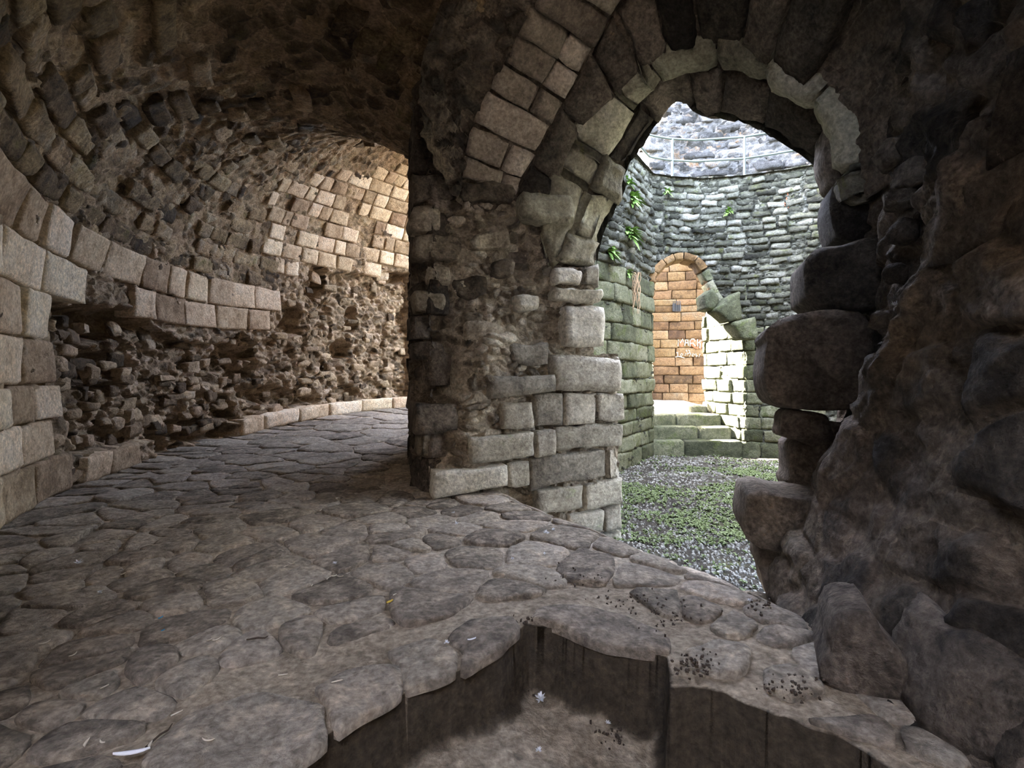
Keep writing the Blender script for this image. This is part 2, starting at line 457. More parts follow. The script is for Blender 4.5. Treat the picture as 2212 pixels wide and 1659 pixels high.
def rubble_disp(scale=6.0, h=0.05, f=0.03, fs=3.0, base=0.0, cav=0.0, cavs=1.6, flat=1.7, octv=5):
    def fn(P, U, W):
        q = P.copy(); q[:, 2] *= flat
        q = q + 0.10 * np.stack([fbm(P * 4 + k * 13, 2) for k in range(3)], 1)
        f1, f2, cid = worley(q * scale, 3)
        st = sstep(0.02, 0.30, f2 - f1)
        d = base + h * st * (0.45 + 0.9 * cid) + f * fbm(P * fs, octv, 0.55)
        if cav:
            d = d - cav * sstep(0.30, 0.62, fbm(P * cavs + 31, 3)) - 0.5 * cav * sstep(0.25, 0.5, fbm(P * cavs * 3.1 + 77, 3))
        return d, {'cell': cid, 'mortar_or_shade': (1 - st) * 0.9}
    return fn

def plain_disp(f=0.02, fs=4.0, base=0.0, octv=5):
    def fn(P, U, W):
        return base + f * fbm(P * fs, octv, 0.55), None
    return fn

# ------------------------------------------------------------------ plan of the place
# a vaulted ring passage runs round a small round court; the camera looks through a broken embrasure into the court
C0 = np.array([3.5, 8.3])
R_OUT, R_IN = 8.65, 5.06

def rise(x, y):
    return 0.30 * sstep(7.5, 14.0, y)

T0 = np.array([0.73, 5.59]); TN = np.array([0.849, 0.528])
def thr_s(x, y):
    return (x - T0[0]) * TN[0] + (y - T0[1]) * TN[1]

rim_px = [(600, 1700), (650, 1640), (708, 1590), (780, 1540), (860, 1490), (975, 1450), (1075, 1412), (1122, 1362), (1140, 1350), (1195, 1356), (1290, 1387),
          (1380, 1402), (1440, 1412), (1450, 1470), (1560, 1478), (1650, 1515), (1800, 1570), (1960, 1660), (2050, 1720)]
RIM = [((x - CX) / F * (F * EH / (y - HY)), F * EH / (y - HY)) for x, y in rim_px]
HOLE = np.array(RIM + [(1.75, 0.2), (-0.9, 0.2)])

def seg_dist(x, y, poly):
    d = np.full(x.shape, 9.0)
    n = len(poly)
    for k in range(n):
        a = poly[k]; b = poly[(k + 1) % n]
        ab = b - a
        t = np.clip(((x - a[0]) * ab[0] + (y - a[1]) * ab[1]) / (ab @ ab), 0, 1)
        d = np.minimum(d, np.hypot(x - a[0] - t * ab[0], y - a[1] - t * ab[1]))
    return d

def floor_base(x, y):
    s = thr_s(x, y)
    z = rise(x, y) * (s < 5)
    inemb = sstep(-1.05, -0.35, s) * 0.30 + sstep(-0.6, 0.0, s) * 0.15
    inemb = inemb * sstep(-1.4, -0.2, x) * sstep(7.2, 6.2, y)
    return z - inemb

def hole_depth(x, y):
    return 0.28 + 0.24 * sstep(0.3, 1.2, x) + 0.03 * np.sin(5 * x + 3 * y)

def hole_sd(x, y):
    ins = in_poly(x, y, [tuple(p) for p in HOLE])
    return seg_dist(x, y, HOLE) * np.where(ins, 1, -1) + 0.014 * fbm(np.stack([x * 7, y * 7, 0 * x], 1), 3)

def floor_z(x, y, sd=None):
    x = np.asarray(x, float); y = np.asarray(y, float)
    if sd is None:
        sd = hole_sd(x, y)
    P = np.stack([x, y, 0 * x], 1)
    z = floor_base(x, y) - hole_depth(x, y) * (0.88 * sstep(0.001, 0.007, sd) + 0.12 * sstep(0.0, 0.07, sd))
    return z + 0.022 * fbm(P * 1.3, 3) + 0.010 * fbm(P * 6, 4, 0.6)

def pix_floor(px, py, z0=0.0):
    """the point of the floor seen at a photo pixel"""
    z = z0
    for _ in range(6):
        d = F * (EH - z) / (py - HY)
        x = (px - CX) / F * d
        z = float(floor_base(np.array([x]), np.array([d]))[0])
    return np.array([x, d, z])

# ------------------------------------------------------------------ floor of the passage
floor = link('floor', None); tag(floor, 'worn stone paved passage floor with packed earth between the flags', None, None, 'structure')

def floor_grid(name, x0, x1, y0, y1, st, hole_cut, parent):
    xs = np.arange(x0, x1 + st / 2, st); ys = np.arange(y0, y1 + st / 2, st)
    X, Y = np.meshgrid(xs, ys, indexing='ij')
    X, Y = X.ravel(), Y.ravel()
    sd = hole_sd(X, Y)
    nearr = np.abs(sd) < 0.78 * st                       # pull the nearest vertices exactly onto the rim
    gx = (hole_sd(X[nearr] + .004, Y[nearr]) - hole_sd(X[nearr] - .004, Y[nearr])) / .008
    gy = (hole_sd(X[nearr], Y[nearr] + .004) - hole_sd(X[nearr], Y[nearr] - .004)) / .008
    g2 = np.maximum(gx * gx + gy * gy, 0.3)
    X[nearr] -= sd[nearr] * gx / g2; Y[nearr] -= sd[nearr] * gy / g2
    sd[nearr] = 0
    Z = floor_z(X, Y, sd)
    Q = gridq(len(xs), len(ys))
    xc, yc = X[Q].mean(1), Y[Q].mean(1)
    r = np.hypot(xc - C0[0], yc - C0[1])
    keep = (thr_s(xc, yc) < 0.0) | (r > 4.7)
    keep &= (r < R_OUT + 0.6) | (yc < 2.0)
    keep &= hole_cut(xc, yc)
    Qk = Q[keep]
    bank_shade = sstep(-0.012, -0.001, sd) * sstep(0.085, 0.03, sd + 0.03 * fbm(np.stack([X * 11, Y * 11, 0 * X], 1), 3))  # darkens the pit sides: dark soil, with their shade painted in
    return obj(name, np.stack([X, Y, Z - 0.018], 1), Qk, M['floor'], parent, {'mortar_or_shade': bank_shade})

near_box = lambda x, y: (x > -1.6) & (x < 1.9) & (y > 1.15) & (y < 3.1)
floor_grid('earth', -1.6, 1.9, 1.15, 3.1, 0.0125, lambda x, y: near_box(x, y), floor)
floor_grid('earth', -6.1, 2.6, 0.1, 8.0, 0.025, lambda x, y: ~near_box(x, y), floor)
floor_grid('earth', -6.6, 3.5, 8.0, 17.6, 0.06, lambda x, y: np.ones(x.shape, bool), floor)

# flagstones: irregular cells of a relaxed point set
def clip_half(poly, p, n):
    out = []
    for k in range(len(poly)):
        a, b = poly[k], poly[(k + 1) % len(poly)]
        da, db = (a - p) @ n, (b - p) @ n
        if da <= 0: out.append(a)
        if (da < 0) != (db < 0):
            t = da / (da - db); out.append(a + (b - a) * t)
    return out

def visible_floor(x, y):
    px, py = proj(np.array([x, y, 0.0]))
    return -120 < px < 2300 and py < 1760

rim_polys_px = [
    [(1150, 1346), (1200, 1358), (1290, 1390), (1385, 1405), (1446, 1412), (1440, 1365), (1350, 1325), (1230, 1310), (1160, 1322)],
    [(560, 1700), (640, 1650), (712, 1594), (690, 1520), (560, 1490), (400, 1545), (300, 1650), (380, 1720)],
    [(722, 1584), (790, 1540), (868, 1492), (850, 1440), (760, 1440), (680, 1490), (705, 1520)],
    [(876, 1488), (975, 1455), (990, 1410), (930, 1380), (830, 1400), (860, 1440)],
    [(990, 1448), (1078, 1415), (1126, 1366), (1110, 1345), (1010, 1350), (960, 1385), (1000, 1410)],
    [(1480, 1400), (1550, 1375), (1625, 1395), (1600, 1455), (1530, 1450)],
    [(1640, 1440), (1720, 1430), (1790, 1470), (1720, 1500), (1650, 1480)],
]
rim_polys = [np.array([pix_floor(x, y) for x, y in p]) for p in rim_polys_px]
pts = []
tries = 0
while len(pts) < 900 and tries < 30000:
    tries += 1
    y = 0.9 + 16 * random.random() ** 1.9; x = random.uniform(-6.2, 2.1)
    r = math.hypot(x - C0[0], y - C0[1])
    if thr_s(x, y) > -0.12 and r < 5.1: continue
    if r > R_OUT - 0.12 or not visible_floor(x, y): continue
    if y > 5.3 and r < R_IN: continue
    if x > 1.75: continue
    md = 0.165 + 0.035 * max(0, y - 3)
    a = (x + 0.5 * y) * 0.75, (y - 0.35 * x)
    if all((a[0] - b[0]) ** 2 + (a[1] - b[1]) ** 2 > (md * b[2]) ** 2 for b in [((q[0] + 0.5 * q[1]) * 0.75, q[1] - 0.35 * q[0], q[2]) for q in pts[-900:]]):
        pts.append((x, y, random.choice((0.7, 0.9, 1.1, 1.5, 1.9))))
P2 = np.array([(p[0], p[1]) for p in pts])
flagz = lambda x, y: floor_base(np.asarray(x, float), np.asarray(y, float)) + 0.022 * fbm(np.stack([x, y, 0 * x], 1) * 1.3, 3)
hole_l = [tuple(p) for p in HOLE]
nflag = 0
order = np.argsort(P2[:, 1]); far_flags = []
for k in order:
    p = P2[k]
    ins = in_poly(np.array([p[0]]), np.array([p[1]]), hole_l)[0]
    if ins: continue
    dd = np.hypot(*(P2 - p).T)
    nb = np.argsort(dd)[1:14]
    s = 0.9
    poly = [p + np.array(v) * s for v in ((-1, -1), (1, -1), (1, 1), (-1, 1))]
    for j in nb:
        q = P2[j]
        n = (q - p) / np.linalg.norm(q - p)
        poly = clip_half(poly, (p + q) / 2 - n * random.uniform(0.003, 0.014), n)
        if len(poly) < 3: break
    if len(poly) < 3: continue
    poly = np.array(poly)
    rr = np.hypot(*(poly - p).T)
    poly = p + (poly - p) * np.minimum(1, 0.62 / np.maximum(rr, 1e-6))[:, None]
    w = np.vstack([poly, 0.5 * (poly + np.roll(poly, -1, 0)), p[None]])
    if in_poly(w[:, 0], w[:, 1], hole_l).any(): continue
    if any(in_poly(w[:, 0], w[:, 1], [tuple(v[:2]) for v in rp]).any() or in_poly(rp[:, 0], rp[:, 1], [tuple(v) for v in poly]).any() for rp in rim_polys): continue
    if (thr_s(w[:, 0], w[:, 1]) > -0.01).any() and (np.hypot(w[:, 0] - C0[0], w[:, 1] - C0[1]) < 5.1).any(): continue
    o3 = np.column_stack([poly, np.zeros(len(poly))])
    dz = random.uniform(-0.004, 0.010)
    kw = dict(thick=0.06, rnd=0.008, rough=0.011, dome=0.002 + 0.005 * random.random(), smoothk=1, follow=lambda x, y: flagz(x, y) + dz, res=0.04, w=0.2, edge=0.014)
    if nflag < 285:
        poly_stone('flagstone', o3, (0, 0, 1), M['flag'], floor, **kw)
    else:
        far_flags.append(poly_stone('flagstone', o3, (0, 0, 1), None, None, raw=True, **kw))
    nflag += 1
if far_flags:
    off_ = np.cumsum([0] + [len(v) for v, q in far_flags[:-1]])
    V = np.vstack([v for v, q in far_flags]); Q = np.vstack([q + o for (v, q), o in zip(far_flags, off_)])
    cellv = np.concatenate([np.full(len(v), random.random()) for v, q in far_flags])
    ff = obj('far_flagstones', V, Q, M['flag'], floor, {'cell': cellv}); ff['kind'] = 'stuff'; ff['label'] = 'worn flagstones further along the passage'
for rp in rim_polys:
    c = rp.mean(0)
    o3 = rp + (rp - c) * 0.02
    poly_stone('flagstone', o3, (0, 0, 1), M['flag'], floor, thick=0.05, rnd=0.010, rough=0.014, dome=0.006, smoothk=1, follow=lambda x, y: flagz(x, y) + 0.008, res=0.03, w=0.12, edge=0.016)
# the dressed sill stones at the drop into the court
for (a, b) in (((1210, 1122), (1330, 1170)), ((1335, 1172), (1470, 1215)), ((1475, 1218), (1612, 1272))):
    pa, pb = pix(a[0], a[1], 1), pix(b[0], b[1], 1)
    def onz(x, y, z=-0.43):
        d = F * (EH - z) / (y - HY); return np.array([(x - CX) / F * d, d, z])
    A_, B_ = onz(*a), onz(*b)
    back = np.array([-TN[0], -TN[1], 0]) * 0.30
    poly_stone('sill_stone', [A_, B_, B_ + back, A_ + back], (0, 0, 1), M['flag'], floor, thick=0.24, rnd=0.02, rough=0.014, smoothk=1, res=0.04, w=0.1)

# ------------------------------------------------------------------ outer wall and vault of the ring passage
TH0 = math.radians(234.0)
def vault_par(th):
    k = sstep(math.radians(200), math.radians(145), th)
    return 2.02 + 1.0 * k, 2.45 + 0.85 * k          # springing height, rise of the vault

def S_out(u, v):
    th = TH0 - u / R_OUT
    zs, hv = vault_par(th)
    ph = np.maximum(v - zs, 0) / 2.45
    r = np.where(v <= zs, R_OUT, R_OUT - 2.45 + 2.45 * np.cos(ph))
    z = np.where(v <= zs, v, zs + hv * np.sin(ph))
    x = C0[0] + r * np.cos(th); y = C0[1] + r * np.sin(th)
    return np.stack([x, y, z + rise(x, y)], 1)

def u_of(th_deg): return (TH0 - math.radians(th_deg)) * R_OUT

wall_left = link('wall_left', None); tag(wall_left, 'curving outer passage wall of big tan ashlar blocks, robbed out to rubble lower down', None, None, 'structure')
ceiling = link('ceiling', None); tag(ceiling, 'dark rubble barrel vault over the ring passage', None, None, 'structure')

rubble_px = [(112, 640), (190, 640), (215, 668), (295, 672), (305, 690), (395, 738), (470, 742), (525, 715), (560, 745), (605, 700), (615, 640), (690, 590), (885, 590), (885, 872),
             (690, 885), (505, 915), (505, 955), (345, 985), (335, 950), (152, 985), (150, 900), (130, 760)]

def out_disp(P, U, W):
    d, at = rubble_disp(5.5, 0.05, 0.035, 2.6, -0.05, 0.0)(P, U, W)
    x, y = proj(P)
    inr = in_poly(x, y, rubble_px).astype(float)
    hole = 0.0
    for (a, b, ra, rb) in ((220, 700, 100, 40), (245, 800, 70, 45), (170, 740, 40, 80), (520, 785, 45, 45), (640, 690, 26, 42), (440, 800, 25, 25), (600, 855, 55, 22), (450, 930, 65, 24), (500, 880, 28, 28), (690, 610, 22, 40),
                           (745, 760, 22, 30), (770, 690, 14, 30), (760, 850, 26, 20), (850, 600, 30, 14), (470, 800, 28, 24), (660, 860, 30, 20), (370, 960, 26, 22)):
        q = ((x - a) / ra) ** 2 + ((y - b) / rb) ** 2 + 0.35 * fbm(P * 5, 2)
        hole = np.maximum(hole, sstep(1.2, 0.5, q))
    d = d - inr * (0.14 + 0.10 * sstep(0.1, 0.6, fbm(P * 2.2 + 31, 4)) + 0.10 * sstep(0.05, 0.4, fbm(P * 6.0 + 7, 3))) - hole * 0.32
    return d, at

ulim = u_of(118)
rub_big = [(95, 640), (300, 660), (520, 700), (600, 660), (600, 575), (690, 560), (900, 560), (900, 1000), (95, 1000)]
def mask_low(c, u, v):
    x, y = proj(c); return (v < 3.0) | in_poly(x, y, rub_big)
def mask_vault(c, u, v):
    x, y = proj(c); return ~(in_poly(x, y, rub_big) & (u > 2) & (v < 5)) & ~((x > 1045) & (x < 2600) & (y < 420) & (c[:, 1] > 0.6))
backing('rubble', S_out, np.arange(0, u_of(134), 0.028), np.arange(-0.15, 4.9, 0.026), out_disp, M['core'], wall_left, mask_low)
def S_plain(u, v):
    t = TH0 - u / R_OUT
    x = C0[0] + R_OUT * np.cos(t); y = C0[1] + R_OUT * np.sin(t)
    return np.stack([x, y, v + rise(x, y)], 1)
backing('rubble', S_plain, np.arange(u_of(134), u_of(100), 0.09), np.arange(-0.15, 4.5, 0.09), rubble_disp(5, 0.04, 0.03, 2.6, -0.05), M['core'], wall_left, ref=(3.5, 8.3, 1.5))
backing('rubble', S_plain, np.arange(u_of(100), u_of(52), 0.09), np.arange(-0.15, 6.6, 0.09), rubble_disp(5, 0.02, 0.015, 2.6, -0.05), M['orange'], wall_left, ref=(3.5, 8.3, 1.5))

# ashlar courses
courses = [0.0, 0.40, 0.77, 1.11, 1.53, 1.97, 2.38, 2.80]
def lay(S, parent, mat, rows, ua, ub, lmin, lmax, skip=None, gap=0.012, name='stone_block', **kw):
    n = 0
    for k in range(len(rows) - 1):
        u = ua - random.uniform(0, lmax)
        while u < ub:
            l = random.uniform(lmin, lmax) * (1.25 if random.random() < 0.2 else 1)
            a, b = max(u, ua), min(u + l, ub)
            u += l
            if b - a < 0.10: continue
            c = S(np.array([(a + b) / 2]), np.array([(rows[k] + rows[k + 1]) / 2]))[0]
            corners = S(np.array([a, b, b, a]) * 0.8 + 0.1 * (a + b), np.array([rows[k], rows[k], rows[k + 1], rows[k + 1]]) * 0.8 + 0.1 * (rows[k] + rows[k + 1]))
            if skip is not None and skip(c, corners, k): continue
            g = gap
            kk = dict(kw)
            fr_ = kk.pop('front', 0.0) + random.uniform(-1, 1) * kk.pop('jit', 0.008)
            stone_patch(name, S, a + g / 2, b - g / 2, rows[k] + g / 2, rows[k + 1] - g / 2, mat, parent, front=fr_, **kk)
            n += 1
    return n

def skip_out(c, cs, k):
    x, y = proj(c)
    if x < -260: return True
    xs, ys = proj(cs)
    if k == 0 and x > 150: return True
    hit = in_poly(np.append(xs, x), np.append(ys, y), rubble_px)
    return hit.sum() >= 2 or hit[-1]
def skip_plinth(c, cs, k):
    x, y = proj(c); return x < 150 or x > 980 or 338 < x < 508
lay(S_out, wall_left, M['ashlar'], [-0.02, 0.30], u_of(208), u_of(128), 0.45, 1.0, skip_plinth, gap=0.025, depth=0.35, front=0.05, rnd=0.025, rough=0.02, n=(6, 3), corner=0.08, wob=0.06, jit=0.02)
lay(S_out, wall_left, M['ashlar'], courses, u_of(222), u_of(141), 0.45, 0.95, skip_out, gap=0.02, depth=0.22, front=0.03, rnd=0.018, rough=0.012, n=(6, 4), corner=0.05, wob=0.05, jit=0.012)
# far end: smaller, neater courses climbing into the vault
def skip_far(c, cs, k):
    x, y = proj(c)
    return x < 585 or y > 585 or y < 395 - 40 * (x - 600) / 280 or x > 960 or random.random() < 0.06
lay(S_out, wall_left, M['ashlar'], list(np.arange(2.80, 6.2, 0.27)), u_of(172), u_of(136), 0.32, 0.66, skip_far, gap=0.022, depth=0.16, front=0.02, rnd=0.016, rough=0.014, n=(4, 3), corner=0.1, wob=0.05, jit=0.014)
# loose stones still bedded in the robbed-out core
for k in range(150):
    for _ in range(40):
        x, y = random.uniform(120, 884), random.uniform(600, 960)
        if in_poly(np.array([x]), np.array([y]), rubble_px)[0]: break
    # ray to the wall cylinder
    dx = (x - CX) / F
    A_, B_, C_ = dx * dx + 1, -2 * (dx * C0[0] + C0[1]), C0 @ C0 - R_OUT ** 2
    d = (-B_ + math.sqrt(B_ * B_ - 4 * A_ * C_)) / (2 * A_)
    p = pix(x, y, d); th = math.atan2(p[1] - C0[1], p[0] - C0[0]) % (2 * math.pi)
    u = (TH0 - th) * R_OUT; z = p[2] - float(rise(p[0], p[1]))
    if z < 0.05: continue
    su, sv = random.uniform(0.07, 0.2), random.uniform(0.05, 0.1)
    stone_patch('rubble_stone', S_out, u - su, u + su, z - sv, z + sv, M['core'], wall_left, depth=0.2, front=-0.13 + random.uniform(-0.05, 0.05), rnd=0.02, rough=0.035, n=(4, 3), corner=0.35, wob=0.35, bulge=0.01)

# vault
vv = np.arange(2.75, 2.0 + 2.45 * 2.15, 0.032)
backing('rubble', S_out, np.arange(-3.9, u_of(131), 0.035), vv, rubble_disp(4.2, 0.035, 0.045, 1.5, -0.03, 0.03, 1.2), M['vault'], ceiling, mask_vault, ref=(-1.5, 4.0, 1.0))
def skip_vault(c, cs, k):
    x, y = proj(c)
    if not (-150 < x < 1000 and -120 < y < 720): return True
    if x > 585 and y > 395 - 40 * (x - 600) / 280: return True
    dens = min(0.75, 0.06 + 0.05 * k + 0.25 * min(1, max(0, (x - y * 0.6) / 500)))
    return random.random() < dens
lay(S_out, ceiling, M['vault'], list(np.arange(2.80, 6.6, 0.25)), u_of(226), u_of(140), 0.3, 0.75, skip_vault, gap=0.03, name='vault_stone', depth=0.16, front=0.02, rnd=0.022, rough=0.024, n=(5, 3), corner=0.25, wob=0.22, jit=0.028)

# unseen slab added over the vault to keep daylight out
th = np.radians(np.linspace(131, 292, 60))
V, Q = [], []
for k, t in enumerate(th):
    zt = 4.9 + 1.9 * float(sstep(math.radians(200), math.radians(145), t))
    for r in (3.55, 10.8):
        for z in (zt, zt + 0.4):
            V.append((C0[0] + r * math.cos(t), C0[1] + r * math.sin(t), z))
for k in range(len(th) - 1):
    b = 4 * k
    Q += [(b, b + 4, b + 6, b + 2), (b + 1, b + 3, b + 7, b + 5), (b, b + 1, b + 5, b + 4), (b + 2, b + 6, b + 7, b + 3)]
Q += [(0, 2, 3, 1), (4 * len(th) - 4, 4 * len(th) - 3, 4 * len(th) - 1, 4 * len(th) - 2)]
obj('light_block', np.array(V), np.array(Q), M['vault'], ceiling, smooth=False)
def S_shell(u, v):
    t = TH0 - u / 9.3
    return np.stack([C0[0] + 9.3 * np.cos(t), C0[1] + 9.3 * np.sin(t), v], 1)
backing('light_block', S_shell, np.arange(0, 9.3 * math.radians(116), 0.3), np.arange(-1, 7.6, 0.3), plain_disp(0.02, 2), M['core'], wall_left, ref=(3.5, 8.3, 1))  # outer shell added behind the wall to block light leaks

# ------------------------------------------------------------------ pillar: left jamb of the embrasure
PJ = np.array([-0.80, 5.10]); QJ = np.array([1.22, 5.75])
DJ = (QJ - PJ) / np.linalg.norm(QJ - PJ); LJ = np.linalg.norm(QJ - PJ)
def S_jamb(u, v):
    return np.stack([PJ[0] + DJ[0] * u, PJ[1] + DJ[1] * u, v + 0 * u], 1)
def jamb_uv(x, y):
    dx = (x - CX) / F
    u = (dx * PJ[1] - PJ[0]) / (DJ[0] - dx * DJ[1])
    d = PJ[1] + DJ[1] * u
    return u, EH - (y - HY) / F * d

wall_pillar = link('wall_pillar', None); tag(wall_pillar, 'broken masonry pier between the passage and the court doorway, stepped quoins and eroded core', None, None, 'structure')
arch_out_px = [(1000, 385), (1120, 402), (1172, 500), (1185, 575), (1290, 575), (1345, 560), (1400, 0), (1345, -200), (1100, -200), (1090, 120), (1010, 300)]
def mask_jamb(c, u, v):
    x, y = proj(c)
    return ~in_poly(x, y, arch_out_px) & (u < LJ - 0.02) & ((x < 1290) | (y > 765))
def jamb_disp(P, U, W):
    d, at = rubble_disp(6.5, 0.055, 0.045, 2.6, -0.09, 0.0, flat=1.6)(P, U, W)
    x, y = proj(P)
    # eroded core: deep pocket low on the left, a bulging lighter tongue of core in the middle
    d = d - 0.22 * sstep(1000, 950, x) * sstep(640, 760, y) * sstep(870, 845, y) - 0.06 * sstep(1010, 960, x)
    d = d + 0.16 * np.exp(-((x - 1050 - (y - 780) * -0.25) / 65) ** 2) * sstep(620, 760, y)
    d = d - 0.22 * np.exp(-((x - 1135) / 42) ** 2 - ((y - 545) / 32) ** 2)
    d = d - 0.10 * np.exp(-((x - 1160) / 50) ** 2 - ((y - 690) / 40) ** 2)
    d = d + 0.05 * fbm(P * np.array([2.2, 2.2, 2.2]) + 5, 4)
    return d, at
backing('rubble', S_jamb, np.arange(-0.02, LJ, 0.012), np.arange(-0.75, 5.0, 0.0125), jamb_disp, M['pillar_core'], wall_pillar, mask_jamb)

def jblock(x0, y0, x1, y1, x2, y2, x3, y3, mat='pillar', front=0.05, depth=0.35, rnd=0.02, rough=0.014, corner=0.06, wob=0.03, n=(6, 4), name='stone_block', tilt=0.015, bulge=0.0):
    """block from its photo corners: top-left, top-right, bottom-right, bottom-left"""
    q = [jamb_uv(*c) for c in ((x0, y0), (x1, y1), (x2, y2), (x3, y3))]
    u0 = (q[0][0] + q[3][0]) / 2; u1 = (q[1][0] + q[2][0]) / 2
    def S(u, v):
        a = np.clip((u - u0) / (u1 - u0), -0.2, 1.2)
        top = q[0][1] * (1 - a) + q[1][1] * a; bot = q[3][1] * (1 - a) + q[2][1] * a
        return S_jamb(u, bot + (top - bot) * v / H)
    H = abs((q[0][1] + q[1][1]) / 2 - (q[3][1] + q[2][1]) / 2)
    g = 0.005
    return stone_patch(name, S, u0 + g, u1 - g, g, H - g, M[mat], wall_pillar, depth=depth, front=front, rnd=rnd, rough=rough, corner=corner, wob=wob, n=n, tilt=tilt, bulge=bulge)

JB = [ # tl, tr, br, bl
 ((930, 1013), (1090, 1000), (1090, 1047), (930, 1072), dict(front=0.16, depth=0.5)),
 ((1093, 1000), (1140, 993), (1140, 1048), (1093, 1050), dict(front=0.08)),
 ((1143, 989), (1308, 970), (1308, 1029), (1143, 1056), dict(front=0.05, rough=0.03)),
 ((1310, 972), (1332, 970), (1332, 1027), (1310, 1029), dict(front=0.03, rough=0.03)),
 ((1155, 1058), (1257, 1046), (1257, 1098), (1155, 1112), dict(front=0.05)),
 ((1260, 1046), (1342, 1029), (1342, 1086), (1260, 1100), dict(front=0.05)),
 ((1226, 1113), (1300, 1099), (1300, 1146), (1226, 1160), dict(front=0.045)),
 ((1302, 1099), (1342, 1087), (1342, 1141), (1302, 1148), dict(front=0.05)),
 ((1250, 1164), (1342, 1145), (1342, 1190), (1250, 1200), dict(front=0.03)),
 ((1006, 941), (1146, 930), (1146, 984), (1006, 999), dict(front=0.14, depth=0.5)),
 ((1148, 930), (1193, 924), (1193, 980), (1148, 984), dict(front=0.12)),
 ((1196, 924), (1340, 912), (1337, 961), (1196, 976), dict(front=0.05, rough=0.028)),
 ((893, 868), (988, 873), (985, 928), (893, 934), dict(front=0.10, depth=0.5, mat='soot', rough=0.03)),
 ((905, 938), (945, 938), (945, 986), (905, 986), dict(front=0.0, mat='pillar_core')),
 ((1077, 868), (1147, 867), (1147, 926), (1077, 927), dict(front=0.10, depth=0.4)),
 ((1150, 849), (1215, 849), (1215, 920), (1150, 921), dict(front=0.05)),
 ((1217, 849), (1287, 849), (1287, 914), (1217, 919), dict(front=0.05)),
 ((1289, 849), (1342, 850), (1342, 909), (1289, 913), dict(front=0.05, rough=0.025)),
 ((1190, 762), (1340, 774), (1338, 844), (1190, 846), dict(front=0.08, rough=0.025, rnd=0.035, depth=0.5)),
 ((1047, 813), (1193, 808), (1193, 845), (1047, 862), dict(front=0.13, depth=0.4, rnd=0.03)),
 ((1213, 659), (1306, 662), (1308, 752), (1213, 750), dict(front=0.08, rnd=0.045, corner=0.3, depth=0.4)),
 ((1190, 620), (1300, 622), (1302, 655), (1190, 652), dict(front=0.05, rough=0.035, corner=0.4)),
 ((1195, 580), (1255, 580), (1252, 618), (1190, 618), dict(front=0.05, rough=0.04, corner=0.5)),
 ((1258, 572), (1298, 572), (1298, 618), (1256, 618), dict(front=0.04, rough=0.04, corner=0.5)),
 ((1107, 632), (1164, 634), (1166, 670), (1112, 672), dict(front=0.04, rough=0.03, corner=0.4, rnd=0.03)),
 ((892, 505), (1000, 506), (992, 566), (892, 560), dict(front=0.0, mat='pillar_core', rough=0.035, corner=0.3)),
 ((915, 572), (972, 575), (975, 614), (935, 610), dict(front=-0.02, mat='pillar_core', rough=0.03, corner=0.4)),
 ((890, 630), (966, 632), (962, 670), (892, 675), dict(front=0.0, mat='pillar_core', rough=0.03, corner=0.4)),
 ((888, 678), (935, 678), (932, 734), (888, 736), dict(front=0.0, mat='soot', rough=0.02)),
 ((888, 740), (965, 742), (960, 778), (888, 778), dict(front=-0.04, mat='soot', rough=0.03, corner=0.3)),
 ((888, 440), (960, 445), (950, 500), (888, 500), dict(front=-0.02, mat='pillar_core', rough=0.035, corner=0.3)),
 ((890, 370), (975, 375), (985, 432), (890, 436), dict(front=0.0, mat='soot', rough=0.035, corner=0.3)),
 ((892, 300), (960, 300), (985, 366), (892, 366), dict(front=0.0, mat='soot', rough=0.04, corner=0.3)),
 ((892, 215), (985, 210), (990, 294), (892, 294), dict(front=-0.02, mat='soot', rough=0.04, corner=0.3)),
 ((1000, 392), (1110, 405), (1110, 440), (1000, 430), dict(front=0.06, mat='pillar_core', rough=0.03, corner=0.3)),
 ((1060, 560), (1105, 555), (1110, 600), (1060, 605), dict(front=0.02, mat='pillar_core', rough=0.03, corner=0.5)),
 ((985, 600), (1050, 598), (1055, 640), (985, 645), dict(front=-0.02, mat='pillar_core', rough=0.04, corner=0.5)),
 ((1000, 690), (1085, 700), (1085, 745), (1000, 745), dict(front=0.05, mat='pillar_core', rough=0.04, corner=0.5)),
 ((1100, 735), (1185, 742), (1185, 790), (1100, 785), dict(front=0.02, mat='pillar', rough=0.04, corner=0.5)),
 ((1104, 424), (1236, 432), (1226, 494), (1122, 482), dict(front=0.16, mat='ring', rough=0.03, corner=0.25, rnd=0.04, depth=0.4)),
 ((1110, 430), (1288, 430), (1288, 600), (1110, 600), dict(front=-0.24, mat='soot', rough=0.03, depth=0.25)),  # block added behind the arch foot to stop light leaking through
 ((1020, 500), (1100, 490), (1105, 540), (1020, 545), dict(front=0.0, mat='pillar_core', rough=0.04, corner=0.5)),
]
for tl, tr, br, bl, kw in JB:
    jblock(*tl, *tr, *br, *bl, **kw)

